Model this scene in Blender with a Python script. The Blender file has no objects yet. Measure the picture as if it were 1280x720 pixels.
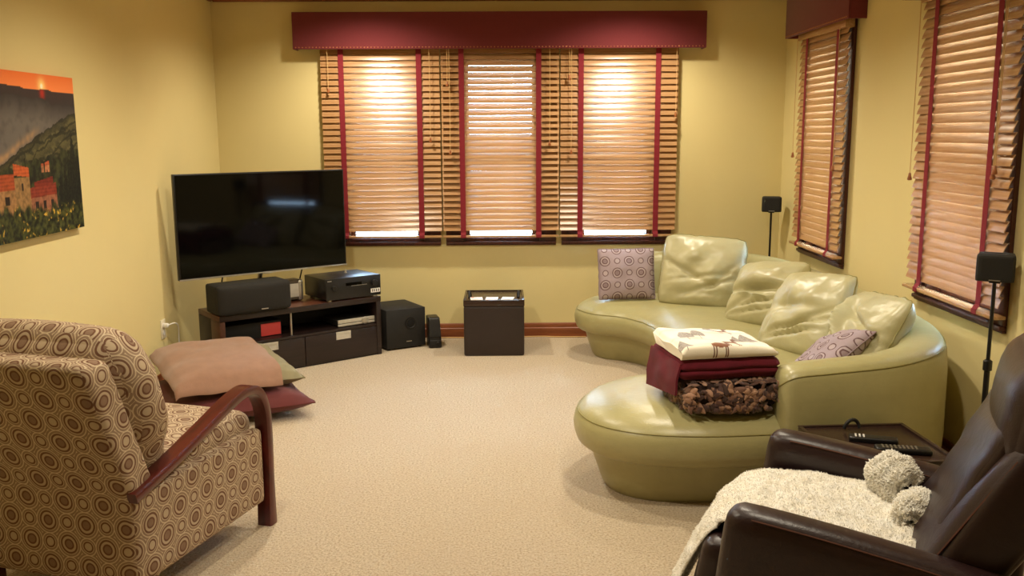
import bpy, bmesh, math, random
from mathutils import Vector, Matrix, noise
random.seed(7)
S = bpy.context.scene
C = S.collection
PI = math.pi
def R(d): return math.radians(d)

# ------------------------------------------------------------------ camera
F_PX = 1140.0
PITCH, YAW, ROLL = R(9.66), R(0.6), R(0.30)
fwd = Vector((math.sin(YAW)*math.cos(PITCH), math.cos(YAW)*math.cos(PITCH), -math.sin(PITCH)))
r0 = fwd.cross(Vector((0, 0, 1))).normalized()
u0 = r0.cross(fwd)
cr = r0*math.cos(ROLL) - u0*math.sin(ROLL)
cu = u0*math.cos(ROLL) + r0*math.sin(ROLL)
cd = bpy.data.cameras.new('camera')
cd.sensor_width = 36.0
cd.lens = F_PX/1280*36.0
cd.clip_start = 0.05
cam = bpy.data.objects.new('camera', cd)
C.objects.link(cam)
cam.matrix_world = Matrix(((cr.x, cu.x, -fwd.x, 0), (cr.y, cu.y, -fwd.y, 0), (cr.z, cu.z, -fwd.z, 1.513), (0, 0, 0, 1)))
S.camera = cam
# ------------------------------------------------------------------ sky, exposure
W = bpy.data.worlds.new('sky')
S.world = W
W.use_nodes = True
bg = W.node_tree.nodes['Background']
bg.inputs[0].default_value = (0.54, 0.74, 1.0, 1)
bg.inputs[1].default_value = 32.0
S.view_settings.view_transform = 'Standard'
S.view_settings.look = 'None'
S.view_settings.gamma = 1.0
S.view_settings.use_curve_mapping = False
S.view_settings.exposure = 0.5
LAMP_W = 62.0
LAMP_C = (1.0, 0.885, 0.69)

# ------------------------------------------------------------------ materials
def lin(c):
    return tuple(((v/255)/12.92 if v/255 <= 0.04045 else ((v/255+0.055)/1.055)**2.4) for v in c)
class T:
    """tiny node helper"""
    def __init__(s, name):
        s.m = bpy.data.materials.new(name); s.m.use_nodes = True
        s.t = s.m.node_tree; s.n = s.t.nodes; s.b = s.n['Principled BSDF']
    def node(s, typ, **kw):
        n = s.n.new(typ)
        for k, v in kw.items(): setattr(n, k, v)
        return n
    def link(s, a, b): s.t.links.new(a, b)
    def setin(s, sock, v):
        if isinstance(v, (int, float)): sock.default_value = v
        elif isinstance(v, tuple): sock.default_value = v if len(v) == len(sock.default_value) else v+(1,)
        else: s.link(v, sock)
    def math(s, op, a, b=0.0, c=None, clamp=False):
        n = s.node('ShaderNodeMath', operation=op, use_clamp=clamp)
        s.setin(n.inputs[0], a); s.setin(n.inputs[1], b)
        if c is not None: s.setin(n.inputs[2], c)
        return n.outputs[0]
    def mix(s, f, a, b, blend='MIX'):
        n = s.node('ShaderNodeMix', data_type='RGBA', blend_type=blend)
        s.setin(n.inputs[0], f); s.setin(n.inputs[6], a); s.setin(n.inputs[7], b)
        return n.outputs[2]
    def coord(s, kind='Object', scale=(1, 1, 1)):
        tc = s.node('ShaderNodeTexCoord'); mp = s.node('ShaderNodeMapping')
        mp.inputs['Scale'].default_value = scale
        s.link(tc.outputs[kind], mp.inputs[0])
        return mp.outputs[0]
    def noise(s, vec, scale, detail=3, rough=0.5, dist=0.0):
        n = s.node('ShaderNodeTexNoise'); s.link(vec, n.inputs['Vector'])
        n.inputs['Scale'].default_value = scale; n.inputs['Detail'].default_value = detail
        n.inputs['Roughness'].default_value = rough; n.inputs['Distortion'].default_value = dist
        return n.outputs[0]
    def vor(s, vec, scale, feature='F1'):
        n = s.node('ShaderNodeTexVoronoi', feature=feature); s.link(vec, n.inputs['Vector'])
        n.inputs['Scale'].default_value = scale
        return n.outputs['Distance']
    def ramp(s, f, stops):
        n = s.node('ShaderNodeValToRGB'); s.setin(n.inputs[0], f)
        e = n.color_ramp.elements
        while len(e) < len(stops): e.new(0.5)
        for i, (p, c) in enumerate(stops): e[i].position = p; e[i].color = tuple(c)+(1,) if len(c) == 3 else c
        return n.outputs[0]
    def bump(s, h, strength=0.3, dist=0.01, normal=None):
        n = s.node('ShaderNodeBump'); s.link(h, n.inputs['Height'])
        n.inputs['Strength'].default_value = strength; n.inputs['Distance'].default_value = dist
        if normal is not None: s.link(normal, n.inputs['Normal'])
        s.link(n.outputs[0], s.b.inputs['Normal'])
        return n.outputs[0]
    def out(s, col=None, rough=None, spec=None, metal=None, coat=None, sheen=None):
        if col is not None: s.setin(s.b.inputs['Base Color'], col)
        if rough is not None: s.setin(s.b.inputs['Roughness'], rough)
        if spec is not None: s.b.inputs['Specular IOR Level'].default_value = spec
        if metal is not None: s.b.inputs['Metallic'].default_value = metal
        if coat is not None:
            s.b.inputs['Coat Weight'].default_value = coat; s.b.inputs['Coat Roughness'].default_value = 0.15
        if sheen is not None:
            s.b.inputs['Sheen Weight'].default_value = sheen; s.b.inputs['Sheen Roughness'].default_value = 0.5
        return s.m

def simple(name, rgb, rough=0.5, var=0.12, scale=30, bump=0.0, bscale=200, **kw):
    t = T(name); c = lin(rgb); v = t.coord()
    n = t.noise(v, scale, 4)
    col = t.ramp(n, [(0.3, tuple(x*(1-var) for x in c)), (0.7, tuple(min(1, x*(1+var)) for x in c))])
    if bump: t.bump(t.noise(v, bscale, 3), bump, 0.002)
    return t.out(col, rough, **kw)
def wood(name, dark, light, rough=0.35, scale=(2, 40, 40), **kw):
    t = T(name); v = t.coord('Object', scale)
    n = t.noise(v, 1.2, 6, 0.65, 0.6)
    col = t.ramp(n, [(0.3, lin(dark)), (0.68, lin(light))])
    t.bump(n, 0.02, 0.002)
    return t.out(col, rough, **kw)
def leather(name, rgb, rough=0.38, var=0.12, grain=260, wr=0.35, **kw):
    t = T(name); c = lin(rgb); v = t.coord()
    n = t.noise(v, 5, 5, 0.6)
    col = t.ramp(n, [(0.3, tuple(x*(1-var) for x in c)), (0.7, tuple(min(1, x*(1+var)) for x in c))])
    b1 = t.bump(t.noise(v, 14, 5, 0.6, 0.8), wr, 0.008)
    t.bump(t.vor(v, grain), 0.12, 0.0015, b1)
    return t.out(col, rough, **kw)

M = {}
def wallmat():
    t = T('wall_paint'); v = t.coord()
    n = t.noise(v, 1.5, 3)
    c = lin((225, 209, 151))
    col = t.ramp(n, [(0.3, tuple(x*0.96 for x in c)), (0.7, c)])
    t.bump(t.noise(v, 160, 3), 0.12, 0.002)
    return t.out(col, 0.75, 0.25)
M['wall'] = wallmat()
M['ceiling'] = simple('ceiling_paint', (225, 212, 180), 0.85, 0.03)
def carpet():
    t = T('carpet'); v = t.coord()
    n1 = t.noise(v, 110, 3, 0.7); n2 = t.noise(v, 2.2, 4, 0.6); n3 = t.noise(v, 34, 3, 0.7)
    c = t.ramp(n1, [(0.30, lin((150, 126, 98))), (0.5, lin((206, 188, 160))), (0.72, lin((232, 220, 198)))])
    c = t.mix(t.math('MULTIPLY', n3, 0.30), c, lin((172, 148, 116)))
    c = t.mix(t.ramp(n2, [(0.45, (0, 0, 0)), (0.75, (0.35, 0.35, 0.35))]), c, lin((196, 174, 146)))
    b = t.bump(n3, 0.5, 0.012)
    t.bump(n1, 0.9, 0.010, b)
    return t.out(c, 0.95, 0.1, sheen=0.25)
M['carpet'] = carpet()
M['base_wood'] = wood('baseboard_wood', (104, 52, 24), (150, 84, 44), 0.4, (2, 30, 30))
M['base_woodY'] = wood('baseboard_wood_side', (104, 52, 24), (150, 84, 44), 0.4, (30, 2, 30))
M['casing'] = wood('casing_wood', (58, 26, 20), (96, 46, 34), 0.4, (30, 30, 2))
M['sash'] = wood('sash_wood', (92, 52, 34), (126, 76, 50), 0.4, (30, 30, 2))
M['slat'] = wood('slat_wood', (158, 114, 72), (190, 148, 104), 0.22, (3, 60, 60), spec=0.9)
M['tape'] = simple('red_tape', (126, 18, 34), 0.8, 0.12, 300)
M['valance'] = simple('valance_fabric', (106, 30, 36), 0.85, 0.1, 260, 0.3, 500, sheen=0.2)
M['nail'] = simple('nailhead_brass', (190, 130, 80), 0.3, 0.1, metal=0.9)
M['cord'] = simple('blind_cord', (206, 168, 112), 0.8, 0.08)
M['tassel'] = wood('tassel_wood', (120, 66, 30), (170, 104, 56), 0.4)
def glass():
    t = T('window_glass')
    n = t.n; n.remove(t.b)
    tr = t.node('ShaderNodeBsdfTransparent'); gl = t.node('ShaderNodeBsdfGlossy'); mx = t.node('ShaderNodeMixShader')
    gl.inputs['Roughness'].default_value = 0.02
    fr = t.node('ShaderNodeFresnel'); fr.inputs['IOR'].default_value = 1.45
    tr.inputs[0].default_value = (0.93, 0.97, 0.98, 1)
    t.link(fr.outputs[0], mx.inputs[0]); t.link(tr.outputs[0], mx.inputs[1]); t.link(gl.outputs[0], mx.inputs[2])
    t.link(mx.outputs[0], t.n['Material Output'].inputs[0])
    return t.m
M['glass'] = glass()
M['ground'] = simple('outdoor_ground', (190, 190, 180), 0.9, 0.1, 2)
M['sofa'] = leather('pale_green_leather', (168, 161, 114), 0.34, 0.08, 240, 0.22)
M['sofa_piping'] = simple('leather_seam', (142, 134, 78), 0.5)
M['cushion_leather'] = leather('cushion_leather', (182, 176, 136), 0.33, 0.10, 240, 0.28)
M['brown_leather'] = leather('brown_leather', (42, 25, 25), 0.36, 0.15, 300, 0.25)
M['brown_stitch'] = simple('brown_stitch', (96, 58, 44), 0.7)
M['ott_leather'] = leather('dark_leather', (44, 33, 30), 0.42, 0.1, 320, 0.12)
M['ott_top'] = leather('dark_leather_tray', (52, 36, 30), 0.22, 0.1, 320, 0.05)
M['black'] = simple('black_plastic', (20, 20, 21), 0.35, 0.1)
M['black_matte'] = simple('black_matte', (24, 23, 22), 0.7, 0.1, 40, 0.2, 400)
M['grille'] = simple('speaker_cloth', (34, 32, 29), 0.9, 0.25, 500, 0.4, 700)
M['screen'] = simple('tv_screen', (6, 6, 7), 0.06, 0.05, spec=0.16)
M['silver'] = simple('silver_metal', (190, 186, 176), 0.32, 0.06, metal=0.8)
M['silver_paint'] = simple('silver_paint', (196, 190, 176), 0.4, 0.06)
M['espresso'] = wood('espresso_wood', (28, 19, 18), (44, 30, 27), 0.38, (3, 40, 40))
M['espresso_top'] = wood('espresso_top_wood', (66, 34, 24), (98, 54, 38), 0.3, (3, 40, 40))
M['brown_side'] = wood('brown_side_wood', (62, 34, 22), (92, 54, 36), 0.4, (40, 3, 40))
M['red_plastic'] = simple('red_box', (196, 40, 34), 0.4, 0.1)
M['white_print'] = simple('white_print', (235, 232, 226), 0.6, 0.03)
M['mahogany'] = wood('mahogany_arm', (56, 14, 12), (94, 28, 22), 0.28, (20, 3, 3), coat=0.35)
M['maroon'] = simple('maroon_suede', (92, 30, 30), 0.85, 0.12, 14, 0.3, 200, sheen=0.15)
M['tan'] = simple('tan_fleece', (150, 114, 94), 0.95, 0.08, 20, 0.6, 260, sheen=0.3)
M['greygreen'] = simple('greygreen_canvas', (136, 128, 98), 0.9, 0.08, 20, 0.3, 300)
M['burgundy'] = simple('burgundy_fleece', (96, 6, 30), 0.95, 0.16, 22, 0.5, 240, sheen=0.05)
M['pale_satin'] = simple('pale_label', (214, 214, 224), 0.5, 0.03)
M['plate'] = simple('outlet_plate', (226, 216, 190), 0.5, 0.02)
M['wool_back'] = simple('sheepskin_hide', (240, 214, 160), 0.8, 0.05, 20)
def woolmat():
    t = T('sheep_wool'); v = t.coord()
    n = t.noise(v, 26, 4, 0.6)
    col = t.ramp(n, [(0.3, lin((250, 243, 226))), (0.65, lin((254, 251, 242)))])
    t.bump(t.noise(v, 120, 4, 0.75, 1.0), 0.55, 0.008)
    return t.out(col, 0.95, 0.1, sheen=0.4)
M['wool'] = woolmat()
def tuftmat():
    t = T('ruffled_throw'); oi = t.node('ShaderNodeVertexColor', layer_name='col')
    v = t.coord(); n = t.noise(v, 120, 3)
    col = t.mix(t.math('MULTIPLY', n, 0.3), oi.outputs[0], (0.03, 0.018, 0.015))
    return t.out(col, 0.7, 0.3, sheen=0.3)
M['tuft'] = tuftmat()
def vcol(name, rough=0.8, bump=0.0, sheen=None):
    t = T(name); oi = t.node('ShaderNodeVertexColor', layer_name='col')
    if bump: t.bump(t.noise(t.coord(), 250, 3), bump, 0.003)
    return t.out(oi.outputs[0], rough, 0.2, sheen=sheen)
M['print_canvas'] = vcol('canvas_print', 0.55, 0.1)
M['print_fleece'] = vcol('fleece_print', 0.95, 0.4, 0.2)
def emit(name, rgb, s):
    t = T(name); t.b.inputs['Emission Color'].default_value = rgb+(1,); t.b.inputs['Emission Strength'].default_value = s
    t.b.inputs['Base Color'].default_value = rgb+(1,)
    return t.m
M['bulb'] = emit('lamp_bulb', LAMP_C, 6.0)
M['red_led'] = emit('red_display', (0.55, 0.05, 0.04), 0.12)

def circles(name, base, base2, ring, line, cell, swirl=True, rough=0.85):
    """woven fabric: rows of double rings alternating with small rings, cream contour lines between"""
    t = T(name); uv = t.node('ShaderNodeTexCoord').outputs['UV']
    wn = t.node('ShaderNodeTexNoise'); t.link(uv, wn.inputs['Vector']); wn.inputs['Scale'].default_value = 9.0
    sep = t.node('ShaderNodeSeparateXYZ'); t.link(uv, sep.inputs[0])
    wob = t.math('MULTIPLY', t.math('SUBTRACT', wn.outputs[0], 0.5), 0.14)
    u = t.math('ADD', t.math('DIVIDE', sep.outputs[0], cell), wob)
    v = t.math('ADD', t.math('DIVIDE', sep.outputs[1], cell), wob)
    a = t.math('MULTIPLY', t.math('ADD', u, v), 0.5); b = t.math('MULTIPLY', t.math('SUBTRACT', u, v), 0.5)
    def cd(a, b, off):
        fa = t.math('SUBTRACT', t.math('FRACT', t.math('ADD', a, off)), 0.5)
        fb = t.math('SUBTRACT', t.math('FRACT', t.math('ADD', b, off)), 0.5)
        x = t.math('ADD', fa, fb); y = t.math('SUBTRACT', fa, fb)
        return t.math('SQRT', t.math('ADD', t.math('MULTIPLY', x, x), t.math('MULTIPLY', y, y)))
    dA = cd(a, b, 0.5); dB = cd(a, b, 0.0)
    def band(d, r, w):
        return t.math('LESS_THAN', t.math('ABSOLUTE', t.math('SUBTRACT', d, r)), w)
    rings = t.math('MAXIMUM', t.math('MAXIMUM', band(dA, 0.40, 0.036), band(dA, 0.21, 0.034)), band(dB, 0.225, 0.032))
    col = t.mix(t.noise(t.coord('Object'), 60, 3), base, base2)
    inA = t.math('LESS_THAN', dA, 0.21)
    col = t.mix(t.math('MULTIPLY', inA, 0.35), col, ring)
    if swirl:
        ph = t.math('FRACT', t.math('MULTIPLY', t.math('MINIMUM', dA, t.math('ADD', dB, 0.19)), 7.6))
        ln = t.math('LESS_THAN', t.math('ABSOLUTE', t.math('SUBTRACT', ph, 0.5)), 0.17)
        ln = t.math('MULTIPLY', ln, t.math('GREATER_THAN', dA, 0.46))
        ln = t.math('MULTIPLY', ln, t.math('GREATER_THAN', dB, 0.27))
        col = t.mix(t.math('MULTIPLY', ln, 0.75), col, line)
    lightring = t.math('MAXIMUM', band(dA, 0.31, 0.05), t.math('LESS_THAN', dB, 0.18))
    col = t.mix(t.math('MULTIPLY', lightring, 0.45), col, line)
    col = t.mix(t.math('MULTIPLY', rings, 0.85), col, ring)
    t.bump(t.math('ADD', t.math('MULTIPLY', rings, 0.6), t.noise(t.coord('Object'), 420, 2)), 0.3, 0.002)
    return t.out(col, rough, 0.2)
M['circle_brown'] = circles('circle_fabric_brown', lin((142, 118, 98)), lin((160, 136, 112)), lin((106, 70, 52)), lin((222, 204, 172)), 0.074)
M['circle_mauve'] = circles('circle_fabric_mauve', lin((158, 142, 150)), lin((174, 158, 164)), lin((92, 62, 62)), lin((192, 178, 178)), 0.082, swirl=False)

# ------------------------------------------------------------------ mesh helpers
def join(*parts):
    V, Fc = [], []
    for v, f in parts:
        o = len(V); V += list(v); Fc += [tuple(i+o for i in q) for q in f]
    return V, Fc
def xf(part, M4):
    return [tuple(M4 @ Vector(v)) for v in part[0]], part[1]
def mv(part, x=0, y=0, z=0):
    return [(v[0]+x, v[1]+y, v[2]+z) for v in part[0]], part[1]
def rbox(x0, x1, y0, y1, z0, z1, r=0.004, seg=2):
    bm = bmesh.new(); bmesh.ops.create_cube(bm, size=1.0)
    for v in bm.verts:
        v.co = Vector(((x0+x1)/2+v.co.x*(x1-x0), (y0+y1)/2+v.co.y*(y1-y0), (z0+z1)/2+v.co.z*(z1-z0)))
    r = min(r, 0.49*min(abs(x1-x0), abs(y1-y0), abs(z1-z0)))
    if r > 0: bmesh.ops.bevel(bm, geom=bm.edges[:], offset=r, segments=seg, profile=0.5, affect='EDGES')
    bm.verts.ensure_lookup_table(); bm.verts.index_update()
    out = ([tuple(v.co) for v in bm.verts], [tuple(v.index for v in f.verts) for f in bm.faces])
    bm.free(); return out
def tube(path, r, n=8, caps=True):
    P = [Vector(p) for p in path]; V, Fc = [], []
    rr = r if isinstance(r, (list, tuple)) else [r]*len(P)
    t0 = (P[1]-P[0]).normalized()
    up = Vector((0, 0, 1)) if abs(t0.z) < 0.9 else Vector((1, 0, 0))
    nrm = t0.cross(up).normalized()
    for i, p in enumerate(P):
        t = (P[min(i+1, len(P)-1)]-P[max(i-1, 0)]).normalized()
        nrm = (nrm - t*nrm.dot(t)).normalized(); b = t.cross(nrm)
        for k in range(n):
            a = 2*PI*k/n; V.append(tuple(p+(nrm*math.cos(a)+b*math.sin(a))*rr[i]))
    for i in range(len(P)-1):
        for k in range(n):
            k2 = (k+1) % n; Fc.append((i*n+k, i*n+k2, (i+1)*n+k2, (i+1)*n+k))
    if caps:
        Fc.append(tuple(reversed(range(n)))); Fc.append(tuple((len(P)-1)*n+k for k in range(n)))
    return V, Fc
def lathe(prof, n=20, axis='z', c=(0, 0, 0)):
    V, Fc = [], []
    for r, h in prof:
        for k in range(n):
            a = 2*PI*k/n; x, y = r*math.cos(a), r*math.sin(a)
            p = (x, y, h) if axis == 'z' else ((x, h, y) if axis == 'y' else (h, x, y))
            V.append((p[0]+c[0], p[1]+c[1], p[2]+c[2]))
    for i in range(len(prof)-1):
        for k in range(n):
            k2 = (k+1) % n; Fc.append((i*n+k, i*n+k2, (i+1)*n+k2, (i+1)*n+k))
    Fc.append(tuple(reversed(range(n)))); Fc.append(tuple((len(prof)-1)*n+k for k in range(n)))
    return V, Fc
def softbox(sx, sy, sz, r, n=8, puff=(0, 0, 0), shape=None):
    """rounded, puffed box centred on the origin; shape(p) may bend it"""
    key, V, Fc = {}, [], []
    hs = Vector((sx/2, sy/2, sz/2)); inn = Vector(tuple(max(h-r, 0) for h in hs))
    def pt(p):
        k = tuple(round(c, 4) for c in p)
        if k in key: return key[k]
        q = Vector(tuple(p[i]*hs[i] for i in range(3)))
        i = Vector(tuple(max(-inn[j], min(inn[j], q[j])) for j in range(3)))
        d = q-i
        if d.length > 1e-9: q = i+d.normalized()*min(r, max(d)*0+r)
        g = [1-p[j]**2*0.98 for j in range(3)]
        q.x += math.copysign(puff[0]*g[1]*g[2], p[0])*(abs(p[0]) > .999)
        q.y += math.copysign(puff[1]*g[0]*g[2], p[1])*(abs(p[1]) > .999)
        q.z += math.copysign(puff[2]*g[0]*g[1], p[2])*(abs(p[2]) > .999)
        if shape: q = Vector(shape(q, p))
        key[k] = len(V); V.append(tuple(q)); return key[k]
    ts = [math.sin((i/n*2-1)*PI/2*0.999)/math.sin(PI/2*.999) for i in range(n+1)]
    for ax in range(3):
        for sg in (-1, 1):
            a, b = (ax+1) % 3, (ax+2) % 3
            for i in range(n):
                for j in range(n):
                    q = []
                    for (ii, jj) in ((i, j), (i+1, j), (i+1, j+1), (i, j+1)):
                        p = [0, 0, 0]; p[ax] = sg; p[a] = ts[ii]; p[b] = ts[jj]; q.append(pt(p))
                    Fc.append(tuple(q if sg > 0 else reversed(q)))
    return V, Fc
def pillow(w, h, t, n=26, pinch=0.07, wr=0.012, seed=0, crease=None, droop=0.0, corner=0.03):
    """cushion: x width, y height (bottom at -h/2), z thickness. returns part and uv"""
    V, Fc, UV = [], [], []
    idx = {}
    for s in (1, -1):
        for i in range(n+1):
            for j in range(n+1):
                u, v = i/n*2-1, j/n*2-1
                edge = i in (0, n) or j in (0, n); cnr = 1-corner*(u*u*v*v)**2
                if s < 0 and edge: idx[(s, i, j)] = idx[(1, i, j)]; continue
                x = w/2*u*(1-pinch*(1-v*v))*cnr; y = h/2*v*(1-pinch*(1-u*u))*cnr
                th = ((1-abs(u)**2.6)*(1-abs(v)**2.6))**0.5 if not edge else 0.0
                belly = 1-droop*v
                z = s*t/2*th*belly
                nn = noise.noise(Vector((u*2.2+seed, v*2.2, s*3.1+seed)))
                n2 = noise.noise(Vector((u*5.5+seed, v*5.5, s*1.7-seed)))
                z += s*(wr*nn*1.6+wr*0.8*(1-abs(n2))*(0.4+0.6*(u*u+v*v)/2))*(th**0.7)
                if crease and s > 0: z += crease(u, v)*th
                if edge:
                    x += wr*0.5*noise.noise(Vector((u*6+seed, v*6, 1)))
                    y += wr*0.5*noise.noise(Vector((u*6+seed, v*6, 7)))
                idx[(s, i, j)] = len(V); V.append((x, y, z)); UV.append((w/2*u+w/2+seed*0.013, h/2*v))
    for s in (1, -1):
        for i in range(n):
            for j in range(n):
                q = (idx[(s, i, j)], idx[(s, i+1, j)], idx[(s, i+1, j+1)], idx[(s, i, j+1)])
                Fc.append(q if s > 0 else tuple(reversed(q)))
    return (V, Fc), UV
def face_matrix(loc, ang, lean, roll=0.0):
    """pillow frame: local z faces heading ang (deg), leaning back by lean, rolled in plane"""
    a, l = R(ang), R(lean)
    n = Vector((math.cos(a)*math.cos(l), math.sin(a)*math.cos(l), math.sin(l)))
    rt = Vector((-math.sin(a), math.cos(a), 0)); up = n.cross(rt)
    m = Matrix(((rt.x, up.x, n.x, 0), (rt.y, up.y, n.y, 0), (rt.z, up.z, n.z, 0), (0, 0, 0, 1)))
    return Matrix.Translation(loc) @ m @ Matrix.Rotation(R(roll), 4, 'Z')
def catmull(P, k=6, closed=False):
    out = []; n = len(P); D = len(P[0])
    for i in range(n if closed else n-1):
        p = [P[(i+o) % n] if closed else P[max(0, min(n-1, i+o))] for o in (-1, 0, 1, 2)]
        for s in range(k):
            t = s/k
            out.append(tuple(0.5*((2*p[1][d])+(-p[0][d]+p[2][d])*t+(2*p[0][d]-5*p[1][d]+4*p[2][d]-p[3][d])*t*t+(-p[0][d]+3*p[1][d]-3*p[2][d]+p[3][d])*t**3) for d in range(D)))
    if not closed: out.append(tuple(P[-1]))
    return out
def mesh_data(name, part, mat, smooth=40, uv=None, box=False, cols=None):
    me = bpy.data.meshes.new(name); me.from_pydata([tuple(v) for v in part[0]], [], [tuple(f) for f in part[1]])
    me.update()
    if isinstance(mat, str): mat = M[mat]
    me.materials.append(mat)
    if smooth:
        me.polygons.foreach_set('use_smooth', [True]*len(me.polygons))
        me.set_sharp_from_angle(angle=R(smooth))
    if uv is not None or box:
        L = me.uv_layers.new(name='UVMap')
        for p in me.polygons:
            nx, ny, nz = (abs(c) for c in p.normal)
            for li in p.loop_indices:
                vi = me.loops[li].vertex_index
                if uv is not None: L.data[li].uv = uv[vi]
                else:
                    co = me.vertices[vi].co
                    L.data[li].uv = (co.y, co.z) if nx >= ny and nx >= nz else ((co.x, co.z) if ny >= nz else (co.x, co.y))
    if cols is not None:
        ca = me.color_attributes.new('col', 'FLOAT_COLOR', 'POINT')
        for i, c in enumerate(cols): ca.data[i].color = (c[0], c[1], c[2], 1)
    return me
def obj(name, part, mat, parent=None, smooth=40, uv=None, box=False, cols=None, label=None, kind=None, mw=None):
    o = bpy.data.objects.new(name, mesh_data(name, part, mat, smooth, uv, box, cols)); C.objects.link(o)
    if parent is not None: o.parent = parent
    if mw is not None: o.matrix_world = mw
    if label: o['label'] = label
    if kind: o['kind'] = kind
    return o
def share(name, me, parent, loc=(0, 0, 0), rot=(0, 0, 0)):
    o = bpy.data.objects.new(name, me); C.objects.link(o); o.parent = parent
    o.location = loc; o.rotation_euler = rot
    return o
def tag(o, label, cat, group=None):
    o['label'] = label; o['category'] = cat
    if group: o['group'] = group
    return o
def thing(name, label, cat, loc=(0, 0, 0), rotz=0.0, group=None):
    o = bpy.data.objects.new(name, None); C.objects.link(o)
    o.empty_display_size = 0.1; o.location = loc; o.rotation_euler = (0, 0, R(rotz))
    return tag(o, label, cat, group)
def struct(name, part=None, mat=None, loc=None, rotz=0.0, **kw):
    if part is None:
        o = bpy.data.objects.new(name, None); C.objects.link(o); o.empty_display_size = 0.1
    else: o = obj(name, part, mat, None, **kw)
    if loc: o.location = loc
    o.rotation_euler = (0, 0, R(rotz)); o['kind'] = 'structure'
    return o

# ------------------------------------------------------------------ room
XL, XR, YB, YF, H = -2.05, 2.05, 6.71, -1.6, 2.50
TH = 0.16
def wall_holes(a0, a1, z1, holes):
    """panel in (a,z), thickness 0..TH, rectangular holes (a0,a1,z0,z1)"""
    xs = sorted({a0, a1, *[h[0] for h in holes], *[h[1] for h in holes]}); zs = sorted({0.0, z1, *[h[2] for h in holes], *[h[3] for h in holes]})
    V, Fc, idx = [], [], {}
    def vi(x, d, z):
        k = (x, d, z)
        if k not in idx: idx[k] = len(V); V.append(k)
        return idx[k]
    solid = {}
    for i in range(len(xs)-1):
        for j in range(len(zs)-1):
            cx, cz = (xs[i]+xs[i+1])/2, (zs[j]+zs[j+1])/2
            solid[i, j] = not any(h[0] < cx < h[1] and h[2] < cz < h[3] for h in holes)
    for (i, j), s in solid.items():
        if not s: continue
        x0, x1, z0, zz = xs[i], xs[i+1], zs[j], zs[j+1]
        Fc.append((vi(x0, 0, z0), vi(x1, 0, z0), vi(x1, 0, zz), vi(x0, 0, zz)))
        Fc.append((vi(x0, TH, z0), vi(x0, TH, zz), vi(x1, TH, zz), vi(x1, TH, z0)))
        for di, dj, e in ((-1, 0, ((x0, z0), (x0, zz))), (1, 0, ((x1, zz), (x1, z0))), (0, -1, ((x1, z0), (x0, z0))), (0, 1, ((x0, zz), (x1, zz)))):
            if not solid.get((i+di, j+dj), False):
                (p, q), (r_, s_) = e
                Fc.append((vi(p, 0, q), vi(p, TH, q), vi(r_, TH, s_), vi(r_, 0, s_)))
    return V, Fc
WZ0, WZ1 = 0.745, 2.07            # window openings
OPW, OPS = 0.285, 0.33            # half openings, back and side windows
back_c = [-0.857, -0.008, 0.842]
right_c = [5.80, 4.01]
struct('floor', rbox(XL-TH, XR+TH, YF-TH, YB+TH, -0.1, 0.0, 0), 'carpet', smooth=0)
struct('ceiling', rbox(XL-TH, XR+TH, YF-TH, YB+TH, H, H+0.1, 0), 'ceiling', smooth=0)
struct('wall_back', wall_holes(XL-TH, XR+TH, H, [(c-OPW, c+OPW, WZ0, WZ1) for c in back_c]), 'wall', (0, YB, 0), smooth=0)
struct('wall_right', wall_holes(-(YB), -(YF), H, [(-c-OPS, -c+OPS, WZ0, WZ1) for c in right_c]), 'wall', (XR, 0, 0), -90, smooth=0)
struct('wall_left', rbox(XL-TH, XL, YF, YB, 0, H, 0), 'wall', smooth=0)
struct('wall_front', rbox(XL-TH, XR+TH, YF-TH, YF, 0, H, 0), 'wall', smooth=0)
struct('ground', rbox(-12, 12, -6, 18, -0.35, -0.3, 0), 'ground', smooth=0)
def prism_x(prof, x0, x1):
    n = len(prof); V = [(x0, p[0], p[1]) for p in prof]+[(x1, p[0], p[1]) for p in prof]
    Fc = [(k, (k+1) % n, n+(k+1) % n, n+k) for k in range(n)]+[tuple(reversed(range(n))), tuple(range(n, 2*n))]
    return V, Fc
bprof = [(0, 0), (0, 0.105), (-0.008, 0.105), (-0.012, 0.098), (-0.012, 0.072), (-0.018, 0.066), (-0.02, 0.0)]
struct('baseboard_back', prism_x(bprof, XL+.02, XR-.02), 'base_wood', (0, YB, 0), smooth=30)
struct('baseboard_right', prism_x(bprof, -YB+.02, -YF-.02), 'base_wood', (XR, 0, 0), -90, smooth=30)
struct('baseboard_left', prism_x(bprof, YF+.02, YB-.02), 'base_wood', (XL, 0, 0), 90, smooth=30)
cprof = [(0, 0), (-0.014, 0.0), (-0.022, 0.012), (-0.03, 0.05), (-0.05, 0.066), (0, 0.066)]
for i, (a0, a1, loc, rz) in enumerate([(XL+.02, XR-.02, (0, YB, H-.066), 0), (-YB+.02, -YF-.02, (XR, 0, H-.066), -90), (YF+.02, YB-.02, (XL, 0, H-.066), 90)]):
    struct('trim_%d' % (i+1), prism_x(cprof, a0, a1), 'base_wood', loc, rz, smooth=30)

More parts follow.
